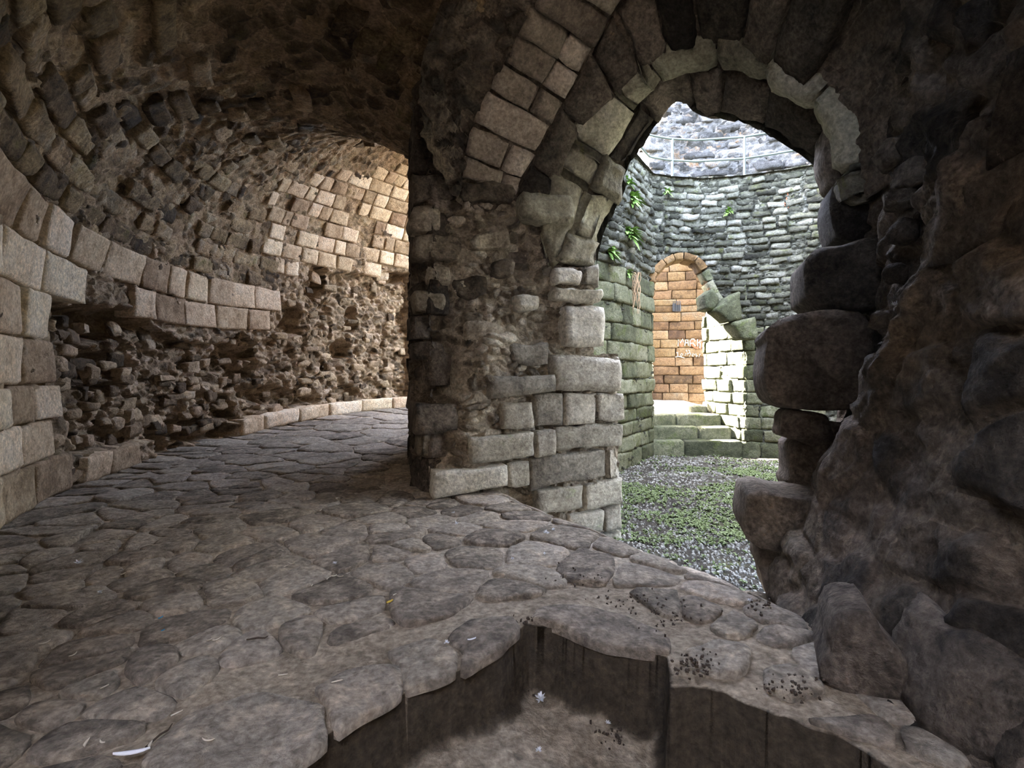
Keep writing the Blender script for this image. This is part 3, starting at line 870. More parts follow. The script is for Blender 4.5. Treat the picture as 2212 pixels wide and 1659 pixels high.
# the pier's passage side, curving away round the ring
path = [(-0.80, 5.10), (-0.93, 5.28), (-1.08, 5.55), (-1.16, 5.95), (-1.19, 6.3)]
for t in np.radians(np.arange(201, 118, -3)):
    path.append((C0[0] + R_IN * math.cos(t), C0[1] + R_IN * math.sin(t)))
path = np.array(path)
Lp = np.concatenate([[0], np.cumsum(np.linalg.norm(np.diff(path, axis=0), axis=1))])
def S_inner(u, v):
    return np.stack([np.interp(u, Lp, path[:, 0]), np.interp(u, Lp, path[:, 1]), v], 1)
backing('rubble', S_inner, np.arange(0, 2.5, 0.03), np.arange(-0.3, 6.6, 0.03), rubble_disp(5, 0.05, 0.03, 2.6, -0.04), M['soot'], wall_pillar, ref=(-4, 7, 1.5))
backing('rubble', S_inner, np.arange(2.5, Lp[-1], 0.07), np.arange(-0.3, 6.6, 0.07), rubble_disp(5, 0.05, 0.03, 2.6, -0.04), M['ashlar'], wall_pillar, ref=(-4, 7, 1.5))  # hidden stretch, made pale to bounce warm sun onto the outer wall
lay(S_inner, wall_pillar, M['soot'], list(np.arange(0, 4.3, 0.36)), 0.0, 2.2, 0.3, 0.7, lambda c, cs, k: random.random() < 0.2, depth=0.2, front=0.02, rnd=0.025, rough=0.03, n=(4, 3), corner=0.2, wob=0.1, ref=(-4, 6, 1.5))

# ------------------------------------------------------------------ arch over the embrasure
def PX(l): return [pix(*p) for p in l]
NA = 61
R0 = catmull([(-.5, 5.22, 2.9), (-.5, 5.2, 3.22), (-.44, 5.1, 3.55), (-.28, 4.95, 3.85), (.04, 4.6, 4.25), (.3, 4.2, 4.45), (.9, 3.4, 4.55), (1.5, 2.5, 4.1), (1.9, 1.8, 3.2), (2.0, 1.6, 2.5)], NA)
R1 = catmull([(.05, 5.4, 2.9), (.07, 5.35, 3.18), (.26, 5.25, 3.48), (.46, 5.1, 3.78), (.68, 4.9, 4.12), (.89, 4.6, 4.4), (.97, 4.5, 4.5), (1.5, 3.9, 4.55), (2.1, 3.4, 4.1), (2.5, 3.1, 3.3), (2.6, 3.0, 2.6)], NA)
R15 = catmull(PX([(1165, 500, 5.45), (1175, 460, 5.42), (1200, 400, 5.4), (1260, 280, 5.3), (1330, 210, 5.1), (1410, 150, 4.85), (1450, 115, 4.75), (1560, 110, 4.5), (1640, 140, 4.3), (1780, 235, 4.0), (1815, 330, 3.95), (1830, 450, 3.95)]), NA)
R2 = catmull(PX([(1188, 575, 5.5), (1220, 500, 5.5), (1250, 430, 5.5), (1292, 350, 5.45), (1335, 285, 5.35), (1385, 200, 5.15), (1430, 165, 5.0), (1480, 150, 4.9), (1560, 145, 4.7), (1640, 165, 4.5), (1720, 205, 4.3), (1790, 255, 4.15), (1815, 350, 4.1), (1820, 450, 4.1)]), NA)
R3 = catmull(PX([(1288, 575, 5.75), (1305, 500, 5.75), (1338, 430, 5.7), (1350, 370, 5.65), (1400, 290, 5.5), (1450, 225, 5.35), (1475, 215, 5.3), (1500, 240, 5.25), (1560, 253, 5.1), (1620, 268, 4.95), (1680, 303, 4.8), (1740, 343, 4.65), (1782, 395, 4.5), (1800, 450, 4.45), (1800, 520, 4.4)]), NA)
R4 = R3.copy(); R4[:, 2] = 5.8; R4[:, 1] += 0.1
RM = R0.copy(); RM[:, 2] += 0.5; RM[:, 1] -= 0.5; RM[:, 0] -= 0.35
def align(A, B):
    """resample B so that each of its points faces the matching point of A"""
    dm = np.linalg.norm(A[:, None] - B[None], axis=2)
    i = np.maximum.accumulate(dm.argmin(1)).astype(float)
    w = 9
    pad = np.concatenate([np.full(w, i[0]), i, np.full(w, i[-1])])
    i = np.convolve(pad, np.ones(2 * w + 1) / (2 * w + 1), 'valid')
    t = np.linspace(0, 1, NA)
    i = i - i[0] * sstep(0.15, 0, t) + (NA - 1 - i[-1]) * sstep(0.85, 1, t)
    i = np.clip(i, 0, NA - 1)
    return np.stack([np.interp(i, np.arange(NA), B[:, k]) for k in range(3)], 1)
def loft(A, B, bow=0.0):
    B = align(A, B)
    LB = np.linalg.norm(np.diff(A, axis=0), axis=1).sum()
    WB = np.linalg.norm(A[NA // 3] - B[NA // 3])
    s = np.linspace(0, LB, NA)
    def S(u, v):
        uu = np.clip(u, 0, LB); t = (v / WB)[:, None]
        a = np.stack([np.interp(uu, s, A[:, k]) for k in range(3)], 1)
        b = np.stack([np.interp(uu, s, B[:, k]) for k in range(3)], 1)
        return a * (1 - t) + b * t
    return S, LB, WB
wall_arch = link('wall_arch', None); tag(wall_arch, 'broken stone arch over the opening to the court, voussoirs stepping down to a worn ring', None, None, 'structure')
aref = np.array([1.0, 3.0, 1.2])
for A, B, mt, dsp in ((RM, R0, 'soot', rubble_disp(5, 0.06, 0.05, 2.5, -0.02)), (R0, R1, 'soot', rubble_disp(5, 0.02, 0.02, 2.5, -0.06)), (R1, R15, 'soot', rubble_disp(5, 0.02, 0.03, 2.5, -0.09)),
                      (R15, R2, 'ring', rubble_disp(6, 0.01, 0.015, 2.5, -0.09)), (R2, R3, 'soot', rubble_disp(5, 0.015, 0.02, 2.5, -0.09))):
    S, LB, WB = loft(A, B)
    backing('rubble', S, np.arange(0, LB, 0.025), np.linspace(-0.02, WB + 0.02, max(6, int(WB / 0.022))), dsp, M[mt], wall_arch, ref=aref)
S, LB, WB = loft(R3, R4)
backing('rubble', S, np.arange(0, LB, 0.05), np.linspace(0, WB, 40), rubble_disp(6, 0.05, 0.03, 2.5, 0), M['court'], wall_arch, ref=(3.5, 8.3, 2.0))

# voussoirs of the outer order
S, LB, WB = loft(R0, R1)
u = 0.30
for k in range(13):
    l = [0.22, 0.30, 0.33, 0.27, 0.27, 0.24, 0.28, 0.26, 0.3, 0.3, 0.32, 0.34, 0.34][k]
    if u + l > LB - 0.1: break
    cut = WB * random.choice([0.62, 0.7, 1.0, 1.0])
    stone_patch('voussoir', S, u + 0.012, u + l - 0.012, 0.0, cut - 0.02, M['vous'] if k < 9 else M['soot'], wall_arch, depth=0.2, front=0.03 + random.uniform(-0.012, 0.02), rnd=0.022, rough=0.016, n=(3, 6), corner=0.12, wob=0.08, ref=aref)
    if cut < WB:
        stone_patch('voussoir', S, u + 0.012, u + l - 0.012, cut, WB - 0.01, M['vous'] if k < 9 else M['soot'], wall_arch, depth=0.2, front=0.02, rnd=0.03, rough=0.018, n=(3, 3), corner=0.2, wob=0.12, ref=aref)
    u += l
# worn ring
S, LB, WB = loft(R15, R2)
u = 0.05
for k in range(12):
    l = random.uniform(0.38, 0.62)
    if u + l > LB: l = LB - u
    if l < 0.15: break
    stone_patch('voussoir', S, u + 0.008, u + l - 0.008, -0.07, WB + 0.06, M['ring'], wall_arch, depth=0.15, front=0.03 + random.uniform(-0.02, 0.03), rnd=0.05, rough=0.03, n=(6, 3), corner=0.12, wob=0.1, bulge=0.02, ref=aref)
    u += l
# dark order between
S, LB, WB = loft(R1, R15)
u = 0.1
for k in range(9):
    l = random.uniform(0.35, 0.6)
    if u + l > LB: break
    stone_patch('voussoir', S, u + 0.012, u + l - 0.012, 0.02, WB - 0.02, M['soot'], wall_arch, depth=0.15, front=0.02 + random.uniform(-0.02, 0.03), rnd=0.04, rough=0.03, n=(5, 4), corner=0.15, wob=0.1, ref=aref)
    u += l
# inner soffit stones
S, LB, WB = loft(R2, R3)
u = 0.02
for k in range(11):
    l = random.uniform(0.35, 0.65)
    if u + l > LB: l = LB - u
    if l < 0.15: break
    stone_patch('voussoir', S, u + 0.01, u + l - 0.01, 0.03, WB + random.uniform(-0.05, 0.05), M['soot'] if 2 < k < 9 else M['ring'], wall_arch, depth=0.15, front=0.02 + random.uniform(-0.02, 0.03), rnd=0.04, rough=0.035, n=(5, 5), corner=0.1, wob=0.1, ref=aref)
    u += l

# ------------------------------------------------------------------ right wall and right jamb
wall_right = link('wall_right', None); tag(wall_right, 'near dark soot-stained rubble wall with a ragged broken edge', None, None, 'structure')
zk = np.array([-0.9, -0.45, -0.1, 0.45, 1.3, 1.6, 2.0, 3.0, 5.2])
pathz = [  # per level: A0..A6
 [(1.7, -3), (1.45, .8), (1.30, 1.8), (1.38, 2.6), (1.72, 3.4), (2.0, 3.9), (2.3, 4.3)],
 [(1.7, -3), (1.45, .8), (1.30, 1.8), (1.38, 2.6), (1.72, 3.4), (2.0, 3.9), (2.3, 4.3)],
 [(1.7, -3), (1.50, .8), (1.34, 1.8), (1.44, 2.6), (1.78, 3.4), (2.1, 3.9), (2.35, 4.3)],
 [(1.9, -3), (1.76, .8), (1.64, 1.9), (1.80, 3.0), (2.12, 3.6), (2.5, 4.0), (2.6, 4.3)],
 [(1.95, -3), (1.90, .8), (1.83, 1.9), (1.94, 2.72), (2.40, 3.2), (2.75, 3.85), (2.8, 4.3)],
 [(1.95, -3), (1.90, .8), (1.85, 1.7), (1.92, 2.50), (2.40, 3.1), (2.75, 3.85), (2.8, 4.3)],
 [(1.95, -3), (1.92, .8), (1.88, 1.5), (1.87, 2.12), (2.35, 3.0), (2.75, 3.85), (2.8, 4.3)],
 [(1.95, -3), (1.92, .8), (1.88, 1.3), (1.90, 1.70), (2.35, 2.9), (2.75, 3.85), (2.8, 4.3)],
 [(1.95, -3), (1.80, .8), (1.75, 1.3), (1.80, 1.70), (2.25, 2.9), (2.75, 3.85), (2.8, 4.3)]]
pathz = np.array(pathz, float)
kn = np.array([0, 3.8, 4.9, 5.9, 6.8, 7.6, 8.0])
def S_right(u, v):
    out = []
    for c in range(2):
        pts_ = np.stack([np.interp(v, zk, pathz[:, k, c]) for k in range(7)], 1)
        i = np.clip(np.searchsorted(kn, u, side='right') - 1, 0, 5)
        t = (u - kn[i]) / (kn[i + 1] - kn[i])
        r = np.arange(len(u))
        out.append(pts_[r, i] * (1 - t) + pts_[r, i + 1] * t)
    return np.stack([out[0], out[1], v], 1)
def right_disp(P, U, W):
    d, at = rubble_disp(2.3, 0.05, 0.05, 1.5, -0.02, 0.0, flat=1.3)(P, U, W)
    d = d + 0.034 * fbm(P * 4.3 + 3, 6, 0.6)
    edge = sstep(5.2, 5.9, U) * sstep(7.6, 6.9, U) * sstep(0.9, 1.3, W)
    rid = 1 - np.abs(fbm(P * np.array([3.0, 3.0, 1.3]) + 17, 3))
    d = d + edge * (0.16 * (rid - 0.75) + 0.05 * fbm(P * 6.5, 3))
    return d, at
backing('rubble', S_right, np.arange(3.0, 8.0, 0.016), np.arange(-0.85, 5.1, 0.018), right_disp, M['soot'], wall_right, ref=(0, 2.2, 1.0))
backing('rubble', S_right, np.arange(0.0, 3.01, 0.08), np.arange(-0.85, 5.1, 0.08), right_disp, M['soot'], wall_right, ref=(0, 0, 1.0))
# coursed stones still showing on the near face
def skip_right(c, cs, k):
    x, y = proj(c)
    return x > 2330 or x < 1880 or random.random() < 0.30
lay(S_right, wall_right, M['soot'], list(np.arange(-0.35, 3.4, 0.34)), 3.9, 5.85, 0.4, 0.8, skip_right, depth=0.2, front=0.035, rnd=0.03, rough=0.035, n=(9, 7), corner=0.1, wob=0.1, jit=0.025, ref=(0, 2.2, 1.0), nscale=5)

def jstone(px_list, d, thick, mat='soot', rnd=0.05, rough=0.03, nrm=(-0.30, -0.95, 0.05), name='jamb_stone', k=1, w=0.2, dome=0.02):
    o = np.array([pix(x, y, d) for x, y in px_list])
    # turn the face out of the plane d=const about its left edge
    n2 = np.array(nrm) / np.linalg.norm(nrm)
    c = o[0]
    o[:, 1] = c[1] - ((o[:, 0] - c[0]) * n2[0]) / n2[1]
    for i, (x, y) in enumerate(px_list):
        o[i] = pix(x, y, o[i, 1])
    return poly_stone(name, o, nrm, M[mat], wall_right, thick=thick, rnd=rnd, rough=rough, dome=dome, smoothk=k, res=0.035, w=w)
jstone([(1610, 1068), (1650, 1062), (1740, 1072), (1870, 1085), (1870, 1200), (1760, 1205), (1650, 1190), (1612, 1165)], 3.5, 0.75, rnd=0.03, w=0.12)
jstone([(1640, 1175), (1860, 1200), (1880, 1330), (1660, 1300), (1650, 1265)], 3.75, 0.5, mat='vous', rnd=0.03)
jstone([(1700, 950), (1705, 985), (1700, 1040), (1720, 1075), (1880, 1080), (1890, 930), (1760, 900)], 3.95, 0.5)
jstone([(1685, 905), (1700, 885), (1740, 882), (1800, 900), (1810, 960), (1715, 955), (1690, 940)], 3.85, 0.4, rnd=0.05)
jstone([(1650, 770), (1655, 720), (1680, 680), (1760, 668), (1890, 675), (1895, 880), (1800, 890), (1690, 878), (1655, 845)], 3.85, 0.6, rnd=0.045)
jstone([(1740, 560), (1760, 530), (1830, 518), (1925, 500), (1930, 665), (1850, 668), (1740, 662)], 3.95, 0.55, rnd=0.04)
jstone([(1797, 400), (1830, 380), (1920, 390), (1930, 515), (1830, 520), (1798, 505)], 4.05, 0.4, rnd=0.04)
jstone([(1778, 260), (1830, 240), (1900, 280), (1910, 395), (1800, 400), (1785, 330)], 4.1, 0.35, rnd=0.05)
jstone([(1775, 1480), (1780, 1400), (1800, 1325), (1900, 1330), (1920, 1380), (1970, 1440), (1960, 1540), (1850, 1540)], 2.05, 0.5, rnd=0.025, w=0.08, nrm=(-0.45, -0.88, 0.12), mat='soot')
# ragged lumps of core on the broken edge
def blob(name, c, rad, mat, parent, rot=0.0, rough=0.25, nu=10, nv=7):
    """a rough rounded stone: a noisy ellipsoid squared off a little"""
    a = np.linspace(0, 2 * math.pi, nu + 1)[:-1]; b = np.linspace(-math.pi / 2, math.pi / 2, nv)
    A2, B2 = np.meshgrid(a, b, indexing='ij')
    D = np.stack([np.cos(B2) * np.cos(A2), np.cos(B2) * np.sin(A2), np.sin(B2)], 2).reshape(-1, 3)
    sq = np.abs(D).max(1)
    D = D / (sq ** 0.85)[:, None]
    D = D * (1 + rough * fbm(D * 1.6 + RNG.uniform(0, 60, 3), 3))[:, None]
    V = D * np.asarray(rad, float)
    cr_, sr_ = math.cos(rot), math.sin(rot)
    V = np.stack([V[:, 0] * cr_ - V[:, 1] * sr_, V[:, 0] * sr_ + V[:, 1] * cr_, V[:, 2]], 1) + np.asarray(c)
    Q = []
    for i in range(nu):
        for j in range(nv - 1):
            i2 = (i + 1) % nu
            Q.append((i * nv + j, i2 * nv + j, i2 * nv + j + 1, i * nv + j + 1))
    return obj(name, V, np.array(Q), mat, parent)
for (x, y, d, sx, sy) in ((1925, 590, 2.95, .05, .06), (1900, 690, 3.0, .06, .05), (1945, 500, 2.95, .06, .07), (1940, 430, 3.05, .09, .06), (1975, 370, 2.95, .09, .08), (1920, 330, 3.25, .08, .09)):
    p = pix(x, y, d)
    blob('rubble_stone', p + np.array([0.05, 0.03, 0]), (sx, sx * 1.2, sy), M['soot'], wall_right, rot=random.uniform(-.6, .6))

# ------------------------------------------------------------------ court
wall_court = link('wall_court', None); tag(wall_court, 'round court wall, thin mossy rubble above green ashlar, with an arched doorway', None, None, 'structure')
cp = [(0.93, 5.92), (0.78, 6.5), (0.75, 7.4), (0.95, 8.4), (1.45, 9.3), (2.16, 9.98), (3.2, 11.65)]
cp += [(3.7, 11.82), (4.3, 11.9), (5.307, 11.75), (5.9, 11.5), (6.65, 11.1), (7.3, 10.3), (7.5, 9.0), (7.2, 7.2), (6.2, 5.8), (4.8, 4.95), (3.4, 4.62), (2.86, 4.45)]
cp = np.array(cp)
Lc = np.concatenate([[0], np.cumsum(np.linalg.norm(np.diff(cp, axis=0), axis=1))])
def S_court(u, v):
    return np.stack([np.interp(u, Lc, cp[:, 0]), np.interp(u, Lc, cp[:, 1]), v], 1)
cref = (3.5, 8.0, 2.0)
door_px = [(1410, 1010), (1410, 605), (1425, 578), (1450, 562), (1475, 557), (1503, 566), (1525, 600), (1545, 640), (1580, 690), (1612, 722), (1612, 1010)]
def mask_court(c, u, v):
    x, y = proj(c)
    far = (u > Lc[5]) & (u < Lc[6] + 4.5)
    return ~(in_poly(x, y, door_px) & far)
backing('rubble', S_court, np.arange(0, Lc[6] + 5.5, 0.03), np.arange(-0.8, 5.82, 0.03), rubble_disp(7, 0.05, 0.035, 2.5, -0.05, flat=2.6), M['court'], wall_court, mask_court, ref=cref)
backing('rubble', S_court, np.arange(Lc[6] + 5.5, Lc[-1], 0.12), np.arange(-0.8, 5.82, 0.12), rubble_disp(5, 0.05, 0.03, 2.5, -0.05), M['court'], wall_court, ref=cref)
jagged = lambda x: 690
def skip_court_up(c, cs, k):
    x, y = proj(c)
    if not (1285 < x < 1830 and y > 360): return True
    if c[0] < 1.2: return True
    if in_poly(np.array([x]), np.array([y]), door_px)[0]: return True
    xs, ys = proj(cs)
    return in_poly(xs, ys, door_px).any() and y > 575
# green ashlar on the pier left of the doorway
ua, ub = Lc[4] - 0.2, Lc[6]
lay(S_court, wall_court, M['court_ashlar'], [-0.72, -0.32, -0.02, 0.26, 0.52, 0.82, 1.12, 1.48, 1.85, 2.2, 2.6, 2.95, 3.3], ua, ub, 0.45, 1.0, lambda c, cs, k: False, gap=0.018, depth=0.15, front=0.03, rnd=0.02, rough=0.02, n=(5, 4), corner=0.08, wob=0.05, jit=0.02, ref=cref)
lay(S_court, wall_court, M['court'], list(np.arange(3.3, 5.75, 0.165)), ua, ub + 0.3, 0.2, 0.5, lambda c, cs, k: skip_court_up(c, cs, k), gap=0.03, name='rubble_stone', depth=0.12, front=0.03, rnd=0.025, rough=0.03, n=(3, 2), corner=0.3, wob=0.25, jit=0.04, ref=cref)
# right of the doorway: ashlar low, thin rubble above
uR = Lc[6] + 1.9
lay(S_court, wall_court, M['court_ashlar'], [-0.72, -0.32, -0.04, 0.24, 0.52, 0.80, 1.10, 1.42, 1.75, 2.05, 2.3], Lc[9] - 0.02, Lc[6] + 4.6, 0.4, 0.95, lambda c, cs, k: proj(c)[0] > 1760, gap=0.018, depth=0.15, front=0.03, rnd=0.02, rough=0.02, n=(5, 4), corner=0.08, wob=0.05, jit=0.02, ref=cref)
nrub = lay(S_court, wall_court, M['court'], list(np.arange(2.3, 5.75, 0.155)), Lc[6] + 0.3, Lc[6] + 4.9, 0.2, 0.52, skip_court_up, gap=0.03, name='rubble_stone', depth=0.12, front=0.03, rnd=0.025, rough=0.03, n=(3, 2), corner=0.3, wob=0.25, jit=0.045, ref=cref)

# doorway: right reveal, soffit, springers
A_, B_ = np.array([5.307, 11.66]), np.array([4.94, 13.2])
def S_rev(u, v):
    t = u / 1.75
    return np.stack([A_[0] + (B_[0] - A_[0]) * t, A_[1] + (B_[1] - A_[1]) * t, v], 1)
backing('rubble', S_rev, np.arange(0, 1.76, 0.04), np.arange(-0.7, 3.4, 0.04), rubble_disp(6, 0.04, 0.03, 2.5, -0.05), M['court_ashlar'], wall_court, ref=(3, 12, 1))
lay(S_rev, wall_court, M['court_ashlar'], [-0.72, -0.32, -0.04, 0.24, 0.52, 0.80, 1.10, 1.42, 1.75, 2.05, 2.4, 2.7], 0.0, 1.75, 0.4, 0.9, None, gap=0.02, depth=0.15, front=0.03, rnd=0.02, rough=0.02, n=(4, 3), corner=0.08, wob=0.05, jit=0.03, ref=(3, 12, 1))
def S_lrev(u, v):
    return np.stack([3.2 - 0.05 * u, 11.65 + u, v], 1)
backing('rubble', S_lrev, np.arange(0, 0.95, 0.05), np.arange(-0.7, 4.2, 0.05), rubble_disp(6, 0.04, 0.03, 2.5, -0.02), M['court_ashlar'], wall_court, ref=(4.5, 12, 1))
sof = catmull([pix(1410, 640, 11.62), pix(1412, 605, 11.65), pix(1428, 578, 11.7), pix(1450, 562, 11.75), pix(1475, 557, 11.75), pix(1503, 566, 11.72), pix(1525, 600, 11.7), pix(1545, 640, 11.65), pix(1580, 690, 11.55), pix(1612, 722, 11.4)], NA)
sof2 = sof.copy(); sof2[:, 1] += 0.55; sof2[:, 0] += 0.06
S, LB, WB = loft(sof, sof2)
backing('rubble', S, np.arange(0, LB, 0.05), np.linspace(-0.03, WB, 20), rubble_disp(6, 0.04, 0.03, 2.5, 0.0), M['orange'], wall_court, ref=(4.2, 12, 1))
u = 0.05
while u < LB - 0.2:
    l = random.uniform(0.2, 0.34)
    stone_patch('voussoir', S, u + 0.01, min(LB, u + l) - 0.01, -0.04, 0.42, M['court_ashlar'] if u > 1.6 else M['orange'], wall_court, depth=0.12, front=0.05, rnd=0.02, rough=0.025, n=(3, 4), corner=0.1, wob=0.1, ref=(4.2, 12, 1))
    u += l
def cstone(pl, d, thick, mat='court_ashlar', nrm=(0.05, -1, 0), rnd=0.03, rough=0.025, name='springer'):
    o = np.array([pix(x, y, d) for x, y in pl])
    return poly_stone(name, o, nrm, M[mat], wall_court, thick=thick, rnd=rnd, rough=rough, smoothk=1, res=0.06, w=0.06)
cstone([(1522, 640), (1542, 622), (1556, 650), (1545, 668), (1526, 668)], 11.35, 0.5)
cstone([(1545, 668), (1600, 626), (1604, 690), (1578, 694)], 11.2, 0.5)
cstone([(1580, 698), (1634, 684), (1638, 732), (1606, 732)], 11.15, 0.5)

# steps up into the far doorway
steps = link('stone_steps', None, loc=(0, 0, 0)); tag(steps, 'three mossy stone steps rising from the court into the far arched doorway', 'steps')
def box_stone(name, x0, x1, y0, y1, z0, z1, mat, parent, rnd=0.03, skew=0.0):
    o = [(x0, y0 + skew, z1), (x1, y0, z1), (x1, y1, z1), (x0, y1 + skew, z1)]
    return poly_stone(name, np.array(o), (0, 0, 1), mat, parent, thick=z1 - z0, rnd=rnd, rough=0.012, smoothk=1, res=0.1, w=0.06)
for (y0, z0, z1, xa, xb, spl) in ((11.62, -0.70, -0.30, 3.15, 5.26, (3.95,)), (12.02, -0.5, -0.02, 3.15, 5.18, (4.4,)), (12.42, -0.3, 0.24, 3.15, 5.10, (4.0,))):
    xs = [xa] + list(spl) + [xb]
    for a, b in zip(xs[:-1], xs[1:]):
        box_stone('step_block', a + 0.008, b - 0.008, y0, y0 + 0.75, z0, z1, M['court_ashlar'], steps)
def S_land(u, v): return np.stack([u, v, 0.24 + 0.035 * (v - 12.8)], 1)
backing('landing', S_land, np.arange(2.2, 5.6, 0.08), np.arange(12.6, 17.2, 0.08), plain_disp(0.015, 3), M['floor'], floor, ref=(4, 14, 3))
box_stone('kerb_block', 4.55, 5.05, 13.0, 13.5, 0.2, 0.42, M['court_ashlar'], floor)

# far wall of the passage seen through the doorway
wall_far = link('wall_far', None); tag(wall_far, 'warm orange ashlar wall seen through the arched doorway across the court', None, None, 'structure')
farrows = [0.0, 0.26, 0.56, 0.84, 1.13, 1.42, 1.72, 2.0, 2.3, 2.58, 2.88, 3.1, 3.3, 3.6, 3.9, 4.2, 4.5, 4.8, 5.1, 5.4, 5.7, 6.0]
def S_far(u, v):
    t = math.radians(88) - u / R_OUT
    return np.stack([C0[0] + (R_OUT - 0.08) * np.cos(t), C0[1] + (R_OUT - 0.08) * np.sin(t), v + 0.36], 1)
def skip_hole(c, cs, k):
    x, y = proj(c); return abs(x - 1462) < 10 and abs(y - 660) < 12
lay(S_far, wall_far, M['orange'], farrows, 0.0, 3.6, 0.5, 0.95, None, gap=0.016, depth=0.12, front=0.02, rnd=0.015, rough=0.012, n=(4, 3), corner=0.05, wob=0.03, jit=0.008, ref=(3.5, 8.3, 1))

# court ground
ground_court = link('floor_court', None); tag(ground_court, 'court ground of dark soil, grit and low green growth', None, None, 'structure')
xs = np.arange(0.4, 7.4, 0.04); ys = np.arange(3.9, 12.2, 0.04)
X, Y = np.meshgrid(xs, ys, indexing='ij'); X, Y = X.ravel(), Y.ravel()
def gz(x, y):
    P = np.stack([x, y, 0 * x], 1)
    return -0.66 + 0.03 * fbm(P * 1.1, 3) + 0.015 * fbm(P * 7, 3)
Q = gridq(len(xs), len(ys))
obj('soil', np.stack([X, Y, gz(X, Y)], 1), Q, M['ground'], ground_court)

# grit: thousands of small stones, and low leafy growth
def scatter(name, n, shape_fn, mat, dens, label):
    V, Q = [], []
    k = 0; base = 0
    while k < n:
        x, y = random.uniform(0.8, 6.9), random.uniform(4.2, 12.0)
        if math.hypot(x - C0[0], y - C0[1]) > 3.5 and not (y < 6.5 and x < 3.5): continue
        px_, py_ = proj(np.array([x, y, -0.65]))
        if not (1200 < px_ < 1760): continue
        if random.random() > dens(x, y): continue
        z = float(gz(np.array([x]), np.array([y]))[0])
        v, q = shape_fn(x, y, z)
        V.append(v); Q.append(q + base); base += len(v); k += 1
    o = obj(name, np.vstack(V), np.vstack(Q), mat, ground_court, smooth=False)
    o['kind'] = 'stuff'; o['label'] = label
    return o
def pebble(x, y, z):
    s = random.uniform(0.008, 0.028); a = random.uniform(0, 6.28)
    v = []
    for k in range(4):
        t = a + k * math.pi / 2
        v.append((x + s * math.cos(t) * random.uniform(.7, 1.2), y + s * math.sin(t) * random.uniform(.7, 1.2), z - 0.005))
    for k in range(4):
        t = a + k * math.pi / 2
        v.append((x + .55 * s * math.cos(t), y + .55 * s * math.sin(t), z + s * random.uniform(.4, .8)))
    q = [(0, 1, 5, 4), (1, 2, 6, 5), (2, 3, 7, 6), (3, 0, 4, 7), (4, 5, 6, 7)]
    return np.array(v), np.array(q)
def sprig(x, y, z):
    v, q = [], []
    for k in range(5):
        a = random.uniform(0, 6.28); l = random.uniform(0.02, 0.06); w = l * 0.28; h = random.uniform(0.01, 0.05)
        dx, dy = math.cos(a), math.sin(a)
        b = len(v)
        v += [(x - dy * w * .3, y + dx * w * .3, z), (x + dx * l * .5 - dy * w, y + dy * l * .5 + dx * w, z + h * .8), (x + dx * l, y + dy * l, z + h * .7), (x + dx * l * .5 + dy * w, y + dy * l * .5 - dx * w, z + h * .8)]
        q.append((b, b + 1, b + 2, b + 3))
    return np.array(v), np.array(q)
pn = lambda x, y, s=1.1: float(fbm(np.array([[x * s, y * s, 4.0]]), 3)[0])
scatter('grit', 9000, pebble, M['pebble'], lambda x, y: 0.45 + 0.5 * (y < 6.2), 'pale grit scattered over the soil')
scatter('low_leaves', 4400, sprig, M['grass'], lambda x, y: max(0.03, min(1, 0.45 + 1.3 * pn(x, y))) * (1 if y < 10.2 else 0.25) * (1 if y > 5.6 else 0.12), 'small green leaves spreading over the soil')

# ledge, upper ruined wall, railing
led = link('wall_upper', None); tag(led, 'pale ruined upper wall rising behind the railing', None, None, 'structure')
def court_off(u, w):
    x = np.interp(u, Lc, cp[:, 0]); y = np.interp(u, Lc, cp[:, 1])
    dx, dy = x - 4.1, y - 8.3
    l = np.hypot(dx, dy)
    return x + dx / l * w, y + dy / l * w
def S_ledge(u, v):
    x, y = court_off(u, v)
    return np.stack([x, y, 5.76 + 0 * u], 1)
backing('ledge', S_ledge, np.arange(Lc[4], Lc[-1], 0.12), np.arange(-0.06, 2.4, 0.12), plain_disp(0.03, 2), M['court'], led, ref=(3.5, 8.3, 20))
def S_up(u, v):
    x, y = court_off(u + Lc[5], 1.9 + 0 * u)
    return np.stack([x, y, v], 1)
up_px = [(1405, 400), (1398, 380), (1412, 345), (1402, 310), (1420, 272), (1440, 262), (1452, 232), (1470, 205), (1480, 215), (1500, 150), (1700, 60), (2600, 60), (2600, 420)]
def mask_up(c, u, v):
    x, y = proj(c)
    return in_poly(x, y, up_px) | (u > 8.0)
backing('rubble', S_up, np.arange(0, 9.0, 0.05), np.arange(5.6, 11.0, 0.05), rubble_disp(4.5, 0.10, 0.12, 1.6, 0.0, 0.1, flat=2.2), M['ruin'], led, mask_up, ref=(3.5, 8.3, 6))
nup = lay(S_up, led, M['ruin'], list(np.arange(5.75, 9.4, 0.24)), 0.3, 6.5, 0.25, 0.7, lambda c, cs, k: not in_poly(*[np.array([q]) for q in proj(c)], up_px)[0] or proj(c)[0] > 1830 or random.random() < 0.35, gap=0.04, name='rubble_stone', depth=0.15, front=0.06, rnd=0.035, rough=0.05, n=(3, 2), corner=0.4, wob=0.3, jit=0.06, ref=(3.5, 8.3, 6))

